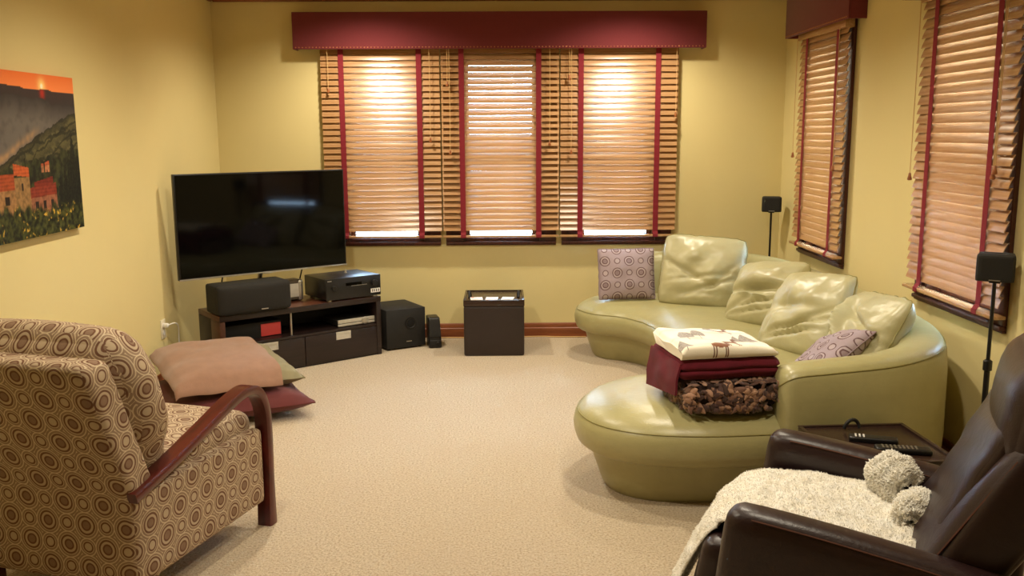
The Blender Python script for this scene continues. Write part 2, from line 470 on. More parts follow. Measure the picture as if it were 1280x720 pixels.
def window(idx, loc, rz, OPW):
    w = struct('window_%d' % idx, None, None, loc, rz)
    cw = 0.405
    obj('casing', rbox(-cw, -OPW, -0.02, 0, WZ0-.02, 2.16, .004), 'casing', w)
    obj('casing', rbox(OPW, cw, -0.02, 0, WZ0-.02, 2.16, .004), 'casing', w)
    obj('casing', rbox(-OPW, OPW, -0.02, 0, WZ1, 2.16, .004), 'casing', w)
    obj('window_sill', rbox(-cw, cw, -0.032, -0.0005, WZ0-.04, WZ0-.02, .005), 'casing', w)
    obj('window_sill', rbox(-OPW, OPW, -0.0005, TH, WZ0-.03, WZ0+.004, 0), 'casing', w)
    obj('apron', rbox(-cw, cw, -0.02, 0, 0.695, WZ0-.04, .004), 'casing', w)
    for s in (-1, 1): obj('jamb', rbox(min(s*OPW, s*(OPW-.02)), max(s*OPW, s*(OPW-.02)), 0.0, TH, WZ0, WZ1, 0), 'sash', w)
    obj('jamb', rbox(-OPW+.02, OPW-.02, 0.0, TH, WZ1-.02, WZ1, 0), 'sash', w)
    zm = 1.37
    for nm, y0, z0, z1 in (('lower_sash', .05, WZ0+.004, zm+.02), ('upper_sash', .085, zm-.02, WZ1-.02)):
        o = OPW-.02
        sp = join(rbox(-o, -o+.035, y0, y0+.03, z0, z1, .003), rbox(o-.035, o, y0, y0+.03, z0, z1, .003),
                  rbox(-o+.035, o-.035, y0, y0+.03, z0, z0+.024, .003), rbox(-o+.035, o-.035, y0, y0+.03, z1-.04, z1, .003))
        s_ = obj(nm, sp, 'sash', w)
        obj('pane', rbox(-o+.03, o-.03, y0+.012, y0+.016, z0+.02, z1-.035, 0), 'glass', s_, smooth=0)
for i, c in enumerate(back_c): window(i+1, (c, YB, 0), 0, OPW)
for i, c in enumerate(right_c): window(i+4, (XR, c, 0), -90, OPS)

# ------------------------------------------------------------------ recessed lamps (out of frame, in the ceiling)
def downlight(x, y, power, where):
    t = thing('recessed_light', 'round recessed ceiling downlight with white ring '+where, 'light', (x, y, H), 0, 'recessed ceiling downlights')
    obj('trim_ring', lathe([(0.062, 0.0), (0.062, -0.004), (0.085, -0.006), (0.088, 0.0)], 28), 'white_print', t)
    obj('bulb', lathe([(0.058, 0.0), (0.058, -0.003), (0.05, -0.005)], 24), 'bulb', t)
    ld = bpy.data.lights.new('lamp_light', 'SPOT'); ld.energy = power; ld.color = LAMP_C
    ld.spot_size = R(152); ld.spot_blend = 0.75; ld.shadow_soft_size = 0.045
    lo = bpy.data.objects.new('lamp_light', ld); C.objects.link(lo); lo.parent = t; lo.location = (0, 0, -0.03)
for x, y, k, where in [(-.93, 6.02, 1, 'above the television end of the windows'), (.90, 6.02, 1, 'above the sofa end of the windows'),
                   (-.93, 4.2, 1, 'above the floor cushions'), (.72, 4.2, 1, 'above the near sofa lobe'),
                   (-.93, 2.55, .8, 'above the patterned armchair'), (.72, 2.55, .8, 'above the brown recliner')]:
    downlight(x, y, LAMP_W*k, where)

# ------------------------------------------------------------------ blinds
SLW, SPC = 0.050, 0.0435
def slat_mesh(L):
    V, Fc = [], []; n = 6
    for s, x in ((0, -L/2), (1, L/2)):
        for sd in (1, -1):
            for k in range(n+1):
                a = (k/n-.5); y = a*SLW; z = 0.0016*(1-4*a*a)+sd*0.0013
                V.append((x, y, z))
    m = n+1
    for k in range(n):
        Fc.append((k, k+1, 2*m+k+1, 2*m+k)); Fc.append((m+k+1, m+k, 3*m+k, 3*m+k+1))
    Fc.append((0, 2*m, 3*m, m)); Fc.append((n, m+n, 3*m+n, 2*m+n))
    for o in (0, 2*m):
        q = [o+k for k in range(n+1)]+[o+m+k for k in reversed(range(n+1))]
        Fc.append(tuple(q if o else reversed(q)))
    return V, Fc
SL = mesh_data('slat', slat_mesh(0.842), 'slat', 30)
ZB = 0.775
def blind(loc, rz, tilt, label, cords, seed):
    rnd = random.Random(seed)
    t = thing('window_blind', label, 'blind', loc, rz, 'wooden blinds on the windows')
    yc = -0.056
    obj('headrail', rbox(-.421, .421, yc-.028, yc+.028, 2.10, 2.155, .003), 'slat', t)
    n = 30
    for k in range(n):
        z = ZB+0.055+k*SPC
        share('slat', SL, t, (rnd.uniform(-.0015, .0015), yc, z), (R(tilt+rnd.uniform(-1.5, 1.5)), rnd.uniform(-.0006, .0006), 0))
    obj('bottom_rail', rbox(-.421, .421, yc-.028, yc+.028, ZB-.016, ZB, .004), 'slat', t)
    yo = SLW/2*math.cos(R(tilt))+.004
    for x in (-.275, .275):
        # ladder tape: front web, wraps under the rail
        f = rbox(x-.019, x+.019, yc-yo-.0012, yc-yo, ZB+.02, 2.10, 0)
        g = join(f, rbox(x-.019, x+.019, yc-.031, yc-.029, ZB-.019, ZB+.004, 0), rbox(x-.019, x+.019, yc-.031, yc+.02, ZB-.019, ZB-.0165, 0))
        o = len(g[0]); y0, y1 = yc-yo, yc-.030
        V = g[0]+[(x-.019, y0, ZB+.022), (x+.019, y0, ZB+.022), (x+.019, y1, ZB), (x-.019, y1, ZB), (x-.019, y0-.0012, ZB+.022), (x+.019, y0-.0012, ZB+.022), (x+.019, y1-.0012, ZB), (x-.019, y1-.0012, ZB)]
        Fq = g[1]+[(o, o+1, o+2, o+3), (o+7, o+6, o+5, o+4)]
        obj('tape', (V, Fq), 'tape', t, 0)
    for x, zb in cords:
        cpath = [(x, yc-.036, 2.11), (x+.002, yc-.037, (2.1+zb)/2), (x, yc-.036, zb+.03)]
        c = obj('cord', tube(cpath, .0022, 5), 'cord', t)
        obj('tassel', lathe([(.003, .034), (.006, .03), (.007, .02), (.011, .006), (.010, .0), (.004, -.002)], 10, 'z', (x, yc-.036, zb)), 'tassel', c)
bc = [(-.36, 1.86), (-.352, 1.46), (.355, 1.46)]
blind((back_c[0]-.003, YB, 0), 0, 66, 'honey wooden slat blind with red tapes half hidden behind the television', [(-.365, 1.80), (.352, 1.45)], 1)
blind((back_c[1], YB, 0), 0, 56, 'honey wooden slat blind with red tapes in the middle window, slats slightly open', [(-.375, 1.84), (-.36, 1.36), (.352, 1.42)], 2)
blind((back_c[2]+.002, YB, 0), 0, 66, 'honey wooden slat blind with red tapes on the window above the round-patterned cushion', [(-.36, 1.88), (-.345, 1.36), (.40, 1.62)], 3)
blind((XR, 5.78, 0), -90, 67, 'honey wooden slat blind with red tapes on the side window beside the room corner', [(.36, 1.28), (-.40, 1.34)], 4)
blind((XR, 3.99, 0), -90, 67, 'honey wooden slat blind with red tapes on the side window behind the near loudspeaker', [(.35, 1.32), (.362, 1.34), (-.395, 1.28)], 5)

# ------------------------------------------------------------------ valances
def valance(loc, rz, L, zb, zt, dep, label):
    t = thing('window_valance', label, 'valance', loc, rz)
    h = L/2; b = .012
    parts = join(rbox(-h, h, -dep, -dep+b, zb, zt, .003), rbox(-h, -h+b, -dep+b, 0, zb, zt, .002), rbox(h-b, h, -dep+b, 0, zb, zt, .002), rbox(-h+b, h-b, -dep+b, 0, zt-b, zt, 0))
    obj('cornice_box', parts, 'valance', t)
    nb = []
    x = -h+.02
    while x < h-.01:
        nb.append(lathe([(.0045, 0), (.004, -.0018), (.002, -.003)], 6, 'y', (x, -dep, zb+.012))); x += .024
    obj('nailhead_trim', join(*nb), 'nail', t, kind='stuff', label='row of small brass nailheads')
valance((-.006, YB, 0), 0, 2.90, 2.096, 2.348, .125, 'long dark red cornice box above the three back windows')
valance((XR, 5.835, 0), -90, 1.15, 2.135, 2.39, .107, 'short dark red cornice box over the side window beside the room corner')
valance((XR, 3.99, 0), -90, 1.15, 2.135, 2.39, .107, 'short dark red cornice box over the side window behind the near loudspeaker')

# ------------------------------------------------------------------ sofa
def poly_inset(P, d):
    n = len(P); out = []
    for i in range(n):
        a, b, c = Vector(P[i-1]), Vector(P[i]), Vector(P[(i+1) % n])
        e1, e2 = (b-a), (c-b)
        n1 = Vector((-e1.y, e1.x)); n2 = Vector((-e2.y, e2.x))
        nn = (n1.normalized()+n2.normalized())
        nn = nn.normalized() if nn.length > 1e-6 else n1.normalized()
        out.append(tuple(b+nn*d))
    return out
def ring_solid(outline, prof, top_fill=True, zfun=None):
    """outline is CCW; prof = [(inset, z)]; closes bottom and top"""
    V, Fc = [], []; n = len(outline)
    for d, z in prof:
        for p in poly_inset(outline, d):
            V.append((p[0], p[1], z))
    for r_ in range(len(prof)-1):
        for k in range(n):
            k2 = (k+1) % n; Fc.append((r_*n+k, r_*n+k2, (r_+1)*n+k2, (r_+1)*n+k))
    from mathutils.geometry import tessellate_polygon
    last = len(prof)-1
    tri = tessellate_polygon([[Vector((V[last*n+k][0], V[last*n+k][1], 0)) for k in range(n)]])
    for t in tri: Fc.append(tuple(last*n+k for k in t))
    tri = tessellate_polygon([[Vector((V[k][0], V[k][1], 0)) for k in range(n)]])
    for t in tri: Fc.append(tuple(reversed(t)))
    return V, Fc
OUT = [(.50, 6.08), (.60, 5.90), (.76, 5.80), (.88, 5.60), (.94, 5.32), (.965, 5.0), (.95, 4.72), (.88, 4.47), (.74, 4.33), (.55, 4.24), (.39, 4.08), (.31, 3.84),
       (.36, 3.62), (.52, 3.48), (.75, 3.43), (1.0, 3.44), (1.3, 3.48), (1.58, 3.53), (1.78, 3.65), (1.875, 3.88), (1.90, 4.3), (1.90, 5.0), (1.89, 5.6), (1.81, 6.02), (1.62, 6.30), (1.33, 6.44), (.95, 6.48), (.66, 6.43), (.53, 6.28)]
OUT = catmull(OUT, 5, True)
SEATZ = 0.40
sofa = thing('sectional_sofa', 'curved pale green leather sectional sofa with round open ends', 'sofa', (1.1, 5.0, 0))
def so(name, part, mat, parent=sofa, **kw):
    return obj(name, mv(part, -1.1, -5.0, 0), mat, parent, **kw)
so('base', ring_solid(OUT, [(.135, .0), (.12, .02), (.085, .12), (.07, .185), (.08, .195)]), 'sofa', smooth=50)
seat = so('seat', ring_solid(OUT, [(.075, .182), (.035, .187), (.012, .205), (.0, .24), (-.004, .275), (.004, .312), (.014, .324), (.018, .330), (.030, .345), (.055, .362), (.09, .377), (.13, .388), (.17, .395), (.20, SEATZ)]), 'sofa', smooth=60)
pin = poly_inset(OUT, .0135)
so('seam', tube([(p[0], p[1], .327) for p in pin]+[(pin[0][0], pin[0][1], .327)], .0028, 5), 'sofa_piping', seat)
BK = [(.76, 6.39, .60), (.90, 6.405, .655), (1.12, 6.405, .675), (1.42, 6.35, .685), (1.66, 6.18, .685), (1.80, 5.86, .685), (1.84, 5.4, .685), (1.85, 4.9, .685), (1.855, 4.4, .68), (1.84, 3.98, .668), (1.75, 3.71, .645), (1.55, 3.585, .618), (1.3, 3.555, .598), (1.16, 3.55, .585), (1.10, 3.55, .56)]
BK = catmull(BK, 6)
def sweep_back():
    V, Fc = [], []; n = len(BK); seamp = []
    for i, (x, y, h) in enumerate(BK):
        a = Vector(BK[max(i-1, 0)][:2]); b = Vector(BK[min(i+1, n-1)][:2]); t = (b-a).normalized()
        o = Vector((t.y, -t.x)); o = -o        # outward is left of travel (path runs clockwise)
        e = min(i, n-1-i)/5.0; k = 1.0 if e >= 1 else math.sqrt(max(0.0, 1-(1-e)**2))*0.75+0.25
        prof = [(.085, .0), (.098, .05), (.108, .25), (.106, h-.13), (.098, h-.045), (.080, h-.012), (.055, h), (.0, h+.006), (-.055, h-.002), (-.085, h-.02), (-.102, h-.06), (-.115, h-.16), (-.135, .38), (-.135, .30)]
        for d, z in prof: V.append((x+o.x*d*k, y+o.y*d*k, z if z < .3 else .3+(z-.3)*(0.8+0.2*k)))
        seamp.append((x+o.x*.0895*k, y+o.y*.0895*k, .3+(h-.026-.3)*(0.8+0.2*k)+.001))
    m = len(prof)
    for i in range(n-1):
        for k in range(m-1): Fc.append((i*m+k, i*m+k+1, (i+1)*m+k+1, (i+1)*m+k))
    Fc.append(tuple(range(m))); Fc.append(tuple((n-1)*m+k for k in reversed(range(m))))
    return (V, Fc), seamp
bp, seamp = sweep_back()
back = so('backrest', bp, 'sofa', smooth=60)
so('seam', tube(seamp, .003, 5), 'sofa_piping', back)

def folds(lines):
    def f(u, v):
        z = 0
        for (u0_, v0_, ang, w, amp) in lines:
            a = R(ang); d = (u-u0_)*-math.sin(a)+(v-v0_)*math.cos(a); l = (u-u0_)*math.cos(a)+(v-v0_)*math.sin(a)
            z += amp*math.exp(-(d/w)**2)*math.exp(-(l/.75)**2)
        return z
    return f
def cushion(name, label, cat, w, h, t, mat, loc, ang, lean, roll=0, group=None, **kw):
    p, uv = pillow(w, h, t, **kw)
    th = thing(name, label, cat, loc, 0, group)
    mw = face_matrix((0, 0, 0), ang, lean, roll)
    o = obj('cover', xf(p, mw), mat, th, smooth=70, uv=uv)
    n = kw.get('n', 26)
    # seam cord round the edge
    pts = [v for v, u in zip(p[0], uv) if False]
    edge = []
    W2 = n+1
    ring = [(i, 0) for i in range(n)]+[(n, j) for j in range(n)]+[(i, n) for i in range(n, 0, -1)]+[(0, j) for j in range(n, 0, -1)]
    edge = [p[0][i*W2+j] for i, j in ring]
    edge.append(edge[0])
    sm = obj('seam', xf(tube(edge, .0035, 5, False), mw), 'sofa_piping' if mat == 'cushion_leather' else mat, th, uv=[(0, 0)]*(len(edge)*5) if mat != 'cushion_leather' else None)
    return th
cushion('back_cushion', 'wide upright green leather back cushion beside the round-patterned cushion, top edge below the window', 'cushion', .56, .50, .20, 'cushion_leather', (1.315, 5.92, .60), -109, 18, -3,
        'loose leather back cushions of the sofa', seed=1, n=44, corner=.10, wr=.013, droop=.2, pinch=.03, crease=folds([(-.35, -.05, -28, .07, -.022), (.35, -.35, 24, .06, -.025), (.1, -.15, 12, .05, -.014), (.0, .45, 5, .25, .012), (.6, 0, 50, .06, -.016), (-.1, -.62, 2, .08, -.012)]))
cushion('back_cushion', 'slumped green leather back cushion folded over itself in the sofa corner', 'cushion', .52, .46, .24, 'cushion_leather', (1.58, 5.34, .545), -150, 30, 8,
        'loose leather back cushions of the sofa', seed=5, n=44, corner=.10, wr=.018, droop=.25, pinch=.04, crease=folds([(.0, .02, 4, .10, -.075), (.1, .35, 0, .28, .05), (.1, -.22, -6, .05, .02), (.2, -.36, 16, .05, -.035), (.2, -.6, 10, .05, -.03), (-.5, -.5, 30, .06, -.02)]))
cushion('back_cushion', 'tall creased green leather back cushion leaning below the gap between the side windows', 'cushion', .53, .50, .22, 'cushion_leather', (1.59, 4.66, .565), -160, 30, 6,
        'loose leather back cushions of the sofa', seed=9, n=44, corner=.10, wr=.015, droop=.25, pinch=.03, crease=folds([(.25, -.35, 22, .05, -.045), (.1, -.58, 16, .045, -.04), (-.1, .05, 3, .10, -.025), (0, .4, 3, .25, .02), (.5, -.15, 35, .05, -.03), (-.5, -.2, 70, .08, -.015)]))
cushion('back_cushion', 'green leather back cushion with a sharp centre fold behind the small mauve cushion', 'cushion', .58, .46, .22, 'cushion_leather', (1.66, 4.06, .58), 176, 28, 6,
        'loose leather back cushions of the sofa', seed=13, n=44, corner=.10, wr=.016, droop=.2, pinch=.05, crease=folds([(-.2, .1, -55, .08, .075), (.3, -.3, 35, .06, -.04), (.45, -.5, 40, .05, -.035), (.3, .2, -20, .06, -.03)]))
cushion('throw_pillow', 'square mauve throw pillow with ring pattern standing at the far sofa end', 'pillow', .385, .35, .13, 'circle_mauve', (.835, 6.07, .572), -92, 16, 1, 'ring-patterned throw pillows', seed=3, wr=.006, pinch=.04)
cushion('throw_pillow', 'mauve ring-patterned throw pillow lying tilted against the leather cushion with the centre fold', 'pillow', .40, .34, .13, 'circle_mauve', (1.47, 3.98, .515), 165, 50, 22, 'ring-patterned throw pillows', seed=7, wr=.010, pinch=.06)

# ------------------------------------------------------------------ folded blankets on the near sofa lobe
BL = (0.90, 3.72); BLR = 7.0
def folded(sx, sy, sz, layers, seed, sag=.01):
    """folded cloth: rounded slab with layer grooves on its open faces"""
    def sh(q, p):
        w = noise.noise(Vector((q.x*6+seed, q.y*6, q.z*8)))*.012
        fr = (q.z/sz+.5)*layers
        g = abs(fr-round(fr)) if 0.3 < fr < layers-.3 else .5
        gr = .010*math.exp(-(g/.13)**2)
        side = max(abs(p[0]), abs(p[1]))
        k = (side > .9)
        x = q.x*(1-gr*6*(k)*(abs(p[0]) > .9)); y = q.y*(1-gr*6*(k)*(abs(p[1]) > .9))
        return (x+w, y+w*.7, q.z+noise.noise(Vector((q.x*5+seed, q.y*5, 4)))*sag)
    return softbox(sx, sy, sz, min(sz*.45, .045), 22, (0, 0, .012), sh)
def throw_ruffled():
    t = thing('ruffled_throw', 'brown and tan ruffled fur throw folded at the bottom of the blanket stack', 'blanket', (BL[0]+.03, BL[1]-.02, SEATZ), BLR)
    obj('core', mv(softbox(.40, .36, .100, .05, 10, (.01, .01, .01)), 0, 0, .064), simple('throw_core', (48, 30, 24), 0.9), t)
    V, Fc, Cc = [], [], []; rnd = random.Random(4)
    cols = [lin(c) for c in ((92, 62, 52), (124, 88, 72), (164, 124, 100), (70, 48, 42), (190, 148, 122), (138, 102, 84), (84, 58, 54))]
    nT = 1000
    for i in range(nT):
        if rnd.random() < .66:
            ang = rnd.uniform(0, 2*PI); c, s_ = math.cos(ang), math.sin(ang); k = 1/max(abs(c)/.22, abs(s_)/.20)
            k *= 1-.08*abs(math.sin(2*ang)); z = rnd.uniform(.014, .108)
            k += math.sqrt(max(0, 1-((z-.06)/.075)**2))*.012
            p = Vector((c*k, s_*k, z)); nrm = Vector((c, s_, (z-.05)*5)).normalized()
        else:
            p = Vector((rnd.uniform(-.21, .21), rnd.uniform(-.19, .19), .116)); nrm = Vector((rnd.uniform(-.3, .3), rnd.uniform(-.3, .3), 1)).normalized()
        col = cols[rnd.randrange(7)]; L = rnd.uniform(.016, .030); wd = L*rnd.uniform(.38, .55); tk = wd*.5
        d = Vector((rnd.uniform(-1, 1), rnd.uniform(-1, 1), rnd.uniform(-.5, .5))); d = (d-nrm*d.dot(nrm)).normalized(); e = nrm.cross(d)
        d = (d+nrm*rnd.uniform(-.25, .45)).normalized(); o = len(V); bend = rnd.uniform(-.3, .3)
        for (u, r_) in ((-1, .12), (-.6, .75), (0, 1.0), (.6, .8), (1, .15)):
            for q in range(6):
                b = q*PI/3; w = p+d*(u*L)+e*(math.cos(b)*wd*r_+bend*L*u*u)+nrm*(math.sin(b)*tk*r_+.004)
                V.append((w.x, w.y, max(w.z, .003))); Cc.append(col)
        for a in range(4):
            for q in range(6):
                q2 = (q+1) % 6; Fc.append((o+a*6+q, o+a*6+q2, o+a*6+6+q2, o+a*6+6+q))
        Fc.append(tuple(o+q for q in reversed(range(6)))); Fc.append(tuple(o+24+q for q in range(6)))
    obj('ruffles', (V, Fc), 'tuft', t, 70, cols=Cc, kind='stuff', label='dense curled brown, tan and dark ruffle tufts')
throw_ruffled()
t = thing('burgundy_blanket', 'burgundy fleece blanket folded in the middle of the blanket stack', 'blanket', (BL[0]-.012, BL[1]+.015, SEATZ+.124), BLR+2)
obj('fold', mv(folded(.44, .39, .085, 2, 2.0, .006), 0, 0, .046), 'burgundy', t, 70)
# loose ends hanging on the open sides
def flap(x0, y0, x1, y1, drop, out, seed):
    V, Fc = [], []; n, m = 14, 8
    dx, dy = x1-x0, y1-y0; L = math.hypot(dx, dy); nx, ny = dy/L, -dx/L
    for s in (0, 1):
        for i in range(n+1):
            for j in range(m+1):
                a = i/n; b = j/m; k = noise.noise(Vector((a*3+seed, b*2, seed)))
                o = out*math.sin(b*PI*.6)+.012*k+(.009 if s == 0 else 0)
                V.append((x0+dx*a+nx*o, y0+dy*a+ny*o, .075-b*drop*(1-.25*a)+.006*k))
    N = (n+1)*(m+1)
    for s in (0, 1):
        for i in range(n):
            for j in range(m):
                q = [i*(m+1)+j, (i+1)*(m+1)+j, (i+1)*(m+1)+j+1, i*(m+1)+j+1]
                q = [k+s*N for k in q]; Fc.append(tuple(reversed(q)) if s == 0 else tuple(q))
    rim = [(i, 0) for i in range(n)]+[(n, j) for j in range(m)]+[(i, m) for i in range(n, 0, -1)]+[(0, j) for j in range(m, 0, -1)]
    rim = [i*(m+1)+j for i, j in rim]
    for k in range(len(rim)):
        a, b = rim[k], rim[(k+1) % len(rim)]; Fc.append((a, b, b+N, a+N))
    return V, Fc
obj('loose_end', flap(-.214, .16, -.205, -.18, .17, .02, 3), 'burgundy', t, 70)
obj('satin_binding', xf(rbox(.198, .214, -.09, .06, .0, .012, .003), Matrix.Translation((0.012, -.06, .04)) @ Matrix.Rotation(R(-32), 4, 'X')), 'pale_satin', t, label='pale satin edge strip')
# printed fleece on top
def printed():
    w, d, hgt = .41, .34, .05
    nx, ny = 150, 120
    def paint(x, y):      # x 0..1 along the width, y 0 front .. 1 back
        c = lin((246, 238, 220)); 
        def blend(c, k, a): return tuple(c[i]*(1-a)+k[i]*a for i in range(3))
        for (bx, by, sx_, sy_) in ((.2, .52, .34, .05), (.7, .78, .4, .05), (.75, .42, .36, .05), (.3, .2, .35, .04), (.3, .92, .4, .04)):
            g = ((x-bx)/sx_)**2+((y-by-.05*math.sin(x*9))/sy_)**2
            if g < 1: c = blend(c, lin((196, 184, 176)), .55*(1-g))
        for (tx, ty, s) in ((.20, .66, 1), (.34, .68, .9), (.72, .50, .9), (.84, .56, 1.1), (.58, 1.0, .8), (.06, .25, .9)):   # round-topped trees
            ux, uy = (x-tx)/(.080*s), (y-ty)/(.19*s)
            if uy > -.35 and ux*ux/(max(.02, 1-max(0, uy)))+max(0, uy)**2 < 1:
                c = blend(c, lin((104, 92, 92)), .95*(.75+.25*noise.noise(Vector((x*60, y*60, 0)))))
            if abs(ux) < .08 and -.8 < uy <= -.3: c = lin((126, 104, 92))
        for (dx, dy, s) in ((.40, .16, 1.0), (.56, .36, .85), (.68, .90, .8)):    # deer-like animals
            ux, uy = (x-dx)/(.125*s), (y-dy)/(.22*s)
            body = (ux/.75)**2+((uy-.15)/.30)**2 < 1
            legs = any(abs(ux-l) < .05 for l in (-.6, -.4, .4, .58)) and -.95 < uy < .1
            neck = abs(ux-.68-.2*(uy-.4)) < .13 and 0 < uy < .9
            head = ((ux-.95)/.26)**2+((uy-.85)/.17)**2 < 1
            if body or legs or neck or head: c = lin((140, 92, 66) if body else (120, 80, 58))
        return c
    V, Fc, Cc = [], [], []
    # wrapped section across depth: bottom back -> rolled front fold -> top -> back
    sec = []
    for k in range(ny+1):
        f = k/ny
        if f < .22: sec.append((-d/2+.02+(1-f/.22)*(d-.06), .004, 0))
        elif f < .42:
            a = -PI/2-(f-.22)/.20*PI; r_ = hgt/2
            sec.append((-d/2+.02+r_*1.0*math.cos(a), r_+.0+r_*math.sin(a), (f-.22)/.20))
        else: sec.append((-d/2+.02+(f-.42)/.58*(d-.02), hgt, 1+(f-.42)/.58))
    for i in range(nx+1):
        a = i/nx; e = min(a, 1-a)
        for (y, z, pv) in sec:
            k = noise.noise(Vector((a*3, y*9, 2.0)))
            zz = z*(1-.35*math.exp(-(e/.03)**2)*(z > hgt/2))
            zz += .014*k*(z/hgt)+.012*math.sin(a*4.2+.6)*(z/hgt)
            xx = (a-.5)*w*(1+.03*k)
            V.append((xx, y+.008*noise.noise(Vector((a*4, z*10, 5))), max(zz, .001)))
            Cc.append(paint(a, -.12+pv*.34 if pv < 1 else .22+(pv-1)*.85))
    m = ny+1
    for i in range(nx):
        for j in range(ny): Fc.append((i*m+j, (i+1)*m+j, (i+1)*m+j+1, i*m+j+1))
    for i in (0, nx):
        q = [i*m+j for j in range(m)]; Fc.append(tuple(q if i == 0 else reversed(q)))
    for i in range(nx): Fc.append((i*m, i*m+ny, (i+1)*m+ny, (i+1)*m))
    return (V, Fc), Cc
pp, cc = printed()
t = thing('printed_blanket', 'cream fleece blanket printed with grey trees and brown animals on top of the stack', 'blanket', (BL[0]-.018, BL[1]-.01, SEATZ+.216), BLR+3)
obj('fold', pp, 'print_fleece', t, 70, cols=cc)

# ------------------------------------------------------------------ corner: media cabinet and everything on it
CA = 38.0; CO = (-1.295, 5.84, 0)
def cpt(x, y, z=0.0):
    a = R(CA); return (CO[0]+x*math.cos(a)-y*math.sin(a), CO[1]+x*math.sin(a)+y*math.cos(a), z)
t = thing('media_cabinet', 'low espresso media cabinet set across the room corner', 'cabinet', CO, CA)
x0, x1, D, HC = -.56, .575, .36, .41
obj('top', rbox(x0, x1, 0, D, HC-.035, HC, .004), 'espresso_top', t, label='reddish brown cabinet top')
obj('top_edge', rbox(x0, x1, -.004, 0.0005, HC-.036, HC, .002), 'espresso', t)
obj('side_panel', rbox(x0, x0+.035, 0, .15, 0.0, HC-.035, .003), 'brown_side', t, label='brown wood side panel')
obj('side_panel', rbox(x0, x0+.035, .15, D, 0.0, HC-.035, .003), 'espresso', t)
obj('side_panel', rbox(x1-.035, x1, 0, D, 0.0, HC-.035, .003), 'espresso', t)
obj('shelf', rbox(x0+.035, x1-.035, 0.003, D-.01, .205, .222, .002), 'espresso', t)
obj('back_panel', rbox(x0+.035, x1-.035, D-.012, D, .02, HC-.035, 0), 'black_matte', t)
obj('bottom', rbox(x0+.035, x1-.035, 0.01, D-.012, .0, .02, 0), 'espresso', t)
obj('divider_rod', tube([(-.078, .03, .222), (-.078, .03, HC-.035)], .007, 10), 'silver', t, label='chrome rod')
for a, b, hx in ((x0+.038, -.002, -.243), (.002, x1-.038, .28)):
    d = obj('drawer', rbox(a, b, -.002, .018, .012, .203, .003), 'espresso', t)
    hd = join(rbox(hx-.055, hx+.055, -.006, -.002, .150, .158, .001), rbox(hx-.055, hx+.055, -.006, -.002, .186, .203, .001), rbox(hx-.055, hx-.046, -.006, -.002, .158, .186, .001), rbox(hx+.046, hx+.055, -.006, -.002, .158, .186, .001), rbox(hx-.046, hx+.046, -.003, -.002, .158, .186, 0))
    obj('handle', hd, 'silver_paint', d, label='silver recessed pull')
# television
TVX, TVY = -.178, .14
t = thing('television', 'large flat black television standing on the corner cabinet', 'television', cpt(TVX, TVY, HC), CA-1.0)
obj('cabinet_shell', join(rbox(-.563, .563, -.018, .018, .222, .868, .004), rbox(-.36, .36, .018, .055, .25, .66, .01)), 'black', t)
obj('screen', rbox(-.554, .554, -.0195, -.0175, .236, .860, 0), 'screen', t, 0)
obj('lower_bezel', rbox(-.563, .563, -.0215, -.018, .222, .231, .001), 'silver', t, label='thin silver lower bezel')
obj('badge', rbox(-.028, .028, -.0225, -.0195, .219, .230, .001), 'silver', t, label='small silver maker badge')
obj('neck', tube([(0, .175, .008), (0, .16, .10), (0, .10, .22), (0, .05, .30)], .016, 10), 'silver', t)
base = join(tube([(-.27, .150, .008), (.27, .150, .008)], .007, 8), tube([(-.27, .200, .008), (.27, .200, .008)], .007, 8), tube([(-.27, .143, .008), (-.27, .207, .008)], .007, 8), tube([(.27, .143, .008), (.27, .207, .008)], .007, 8), rbox(-.04, .04, .150, .200, .001, .013, .003))
obj('stand_base', base, 'silver', t)
for x in (-.27, .27):
    obj('support_rod', tube([(x, .175, .01), (x, .03, .26)], .005, 6), 'black', t)
# centre speaker
t = thing('centre_speaker', 'long black cloth-fronted centre speaker on the cabinet below the television', 'speaker', cpt(-.335, 0, HC), CA)
def spk_shape(q, p): return (q.x*(1-.02*(p[2] > 0)), q.y, q.z)
obj('cabinet_shell', mv(softbox(.475, .19, .182, .018, 10), 0, .09, .096), 'black_matte', t)
obj('grille', mv(softbox(.477, .06, .186, .026, 10, (0, .008, 0)), 0, -.012, .097), 'grille', t)
obj('badge', rbox(.03, .075, -.049, -.044, .022, .028, .001), 'silver', t, label='small silver badge')
for x in (-.2, .2): obj('foot', lathe([(.012, 0), (.012, .008)], 10, 'z', (x, .09, 0)), 'black', t)
# receiver
t = thing('av_receiver', 'black stereo receiver with glossy top at the end of the cabinet top', 'receiver', cpt(.370, -.005, HC), CA)
obj('cabinet_shell', rbox(-.205, .205, .012, .32, .014, .152, .004), 'black', t)
fpn = obj('front_panel', rbox(-.207, .207, 0, .014, .012, .154, .003), 'black', t)
obj('display', rbox(-.06, .06, -.0012, .0005, .098, .118, 0), 'screen', fpn)
obj('volume_knob', lathe([(.022, 0), (.022, -.014), (.02, -.017)], 20, 'y', (.155, 0, .10)), 'black', fpn)
obj('selector_knob', lathe([(.018, 0), (.018, -.012), (.016, -.015)], 20, 'y', (-.15, 0, .09)), 'black', fpn)
obj('trim_line', rbox(-.02, .10, -.0018, .0, .094, .0965, 0), 'silver', fpn)
obj('badge', rbox(-.195, -.165, -.0014, 0, .138, .143, 0), 'silver', fpn)
obj('sticker', rbox(.128, .200, -.0012, .0, .032, .060, 0), 'white_print', fpn, label='white label with black marks')
for x in (.138, .152, .168, .184): obj('sticker_mark', rbox(x, x+.007, -.0016, -.0011, .037, .055, 0), 'black', fpn)
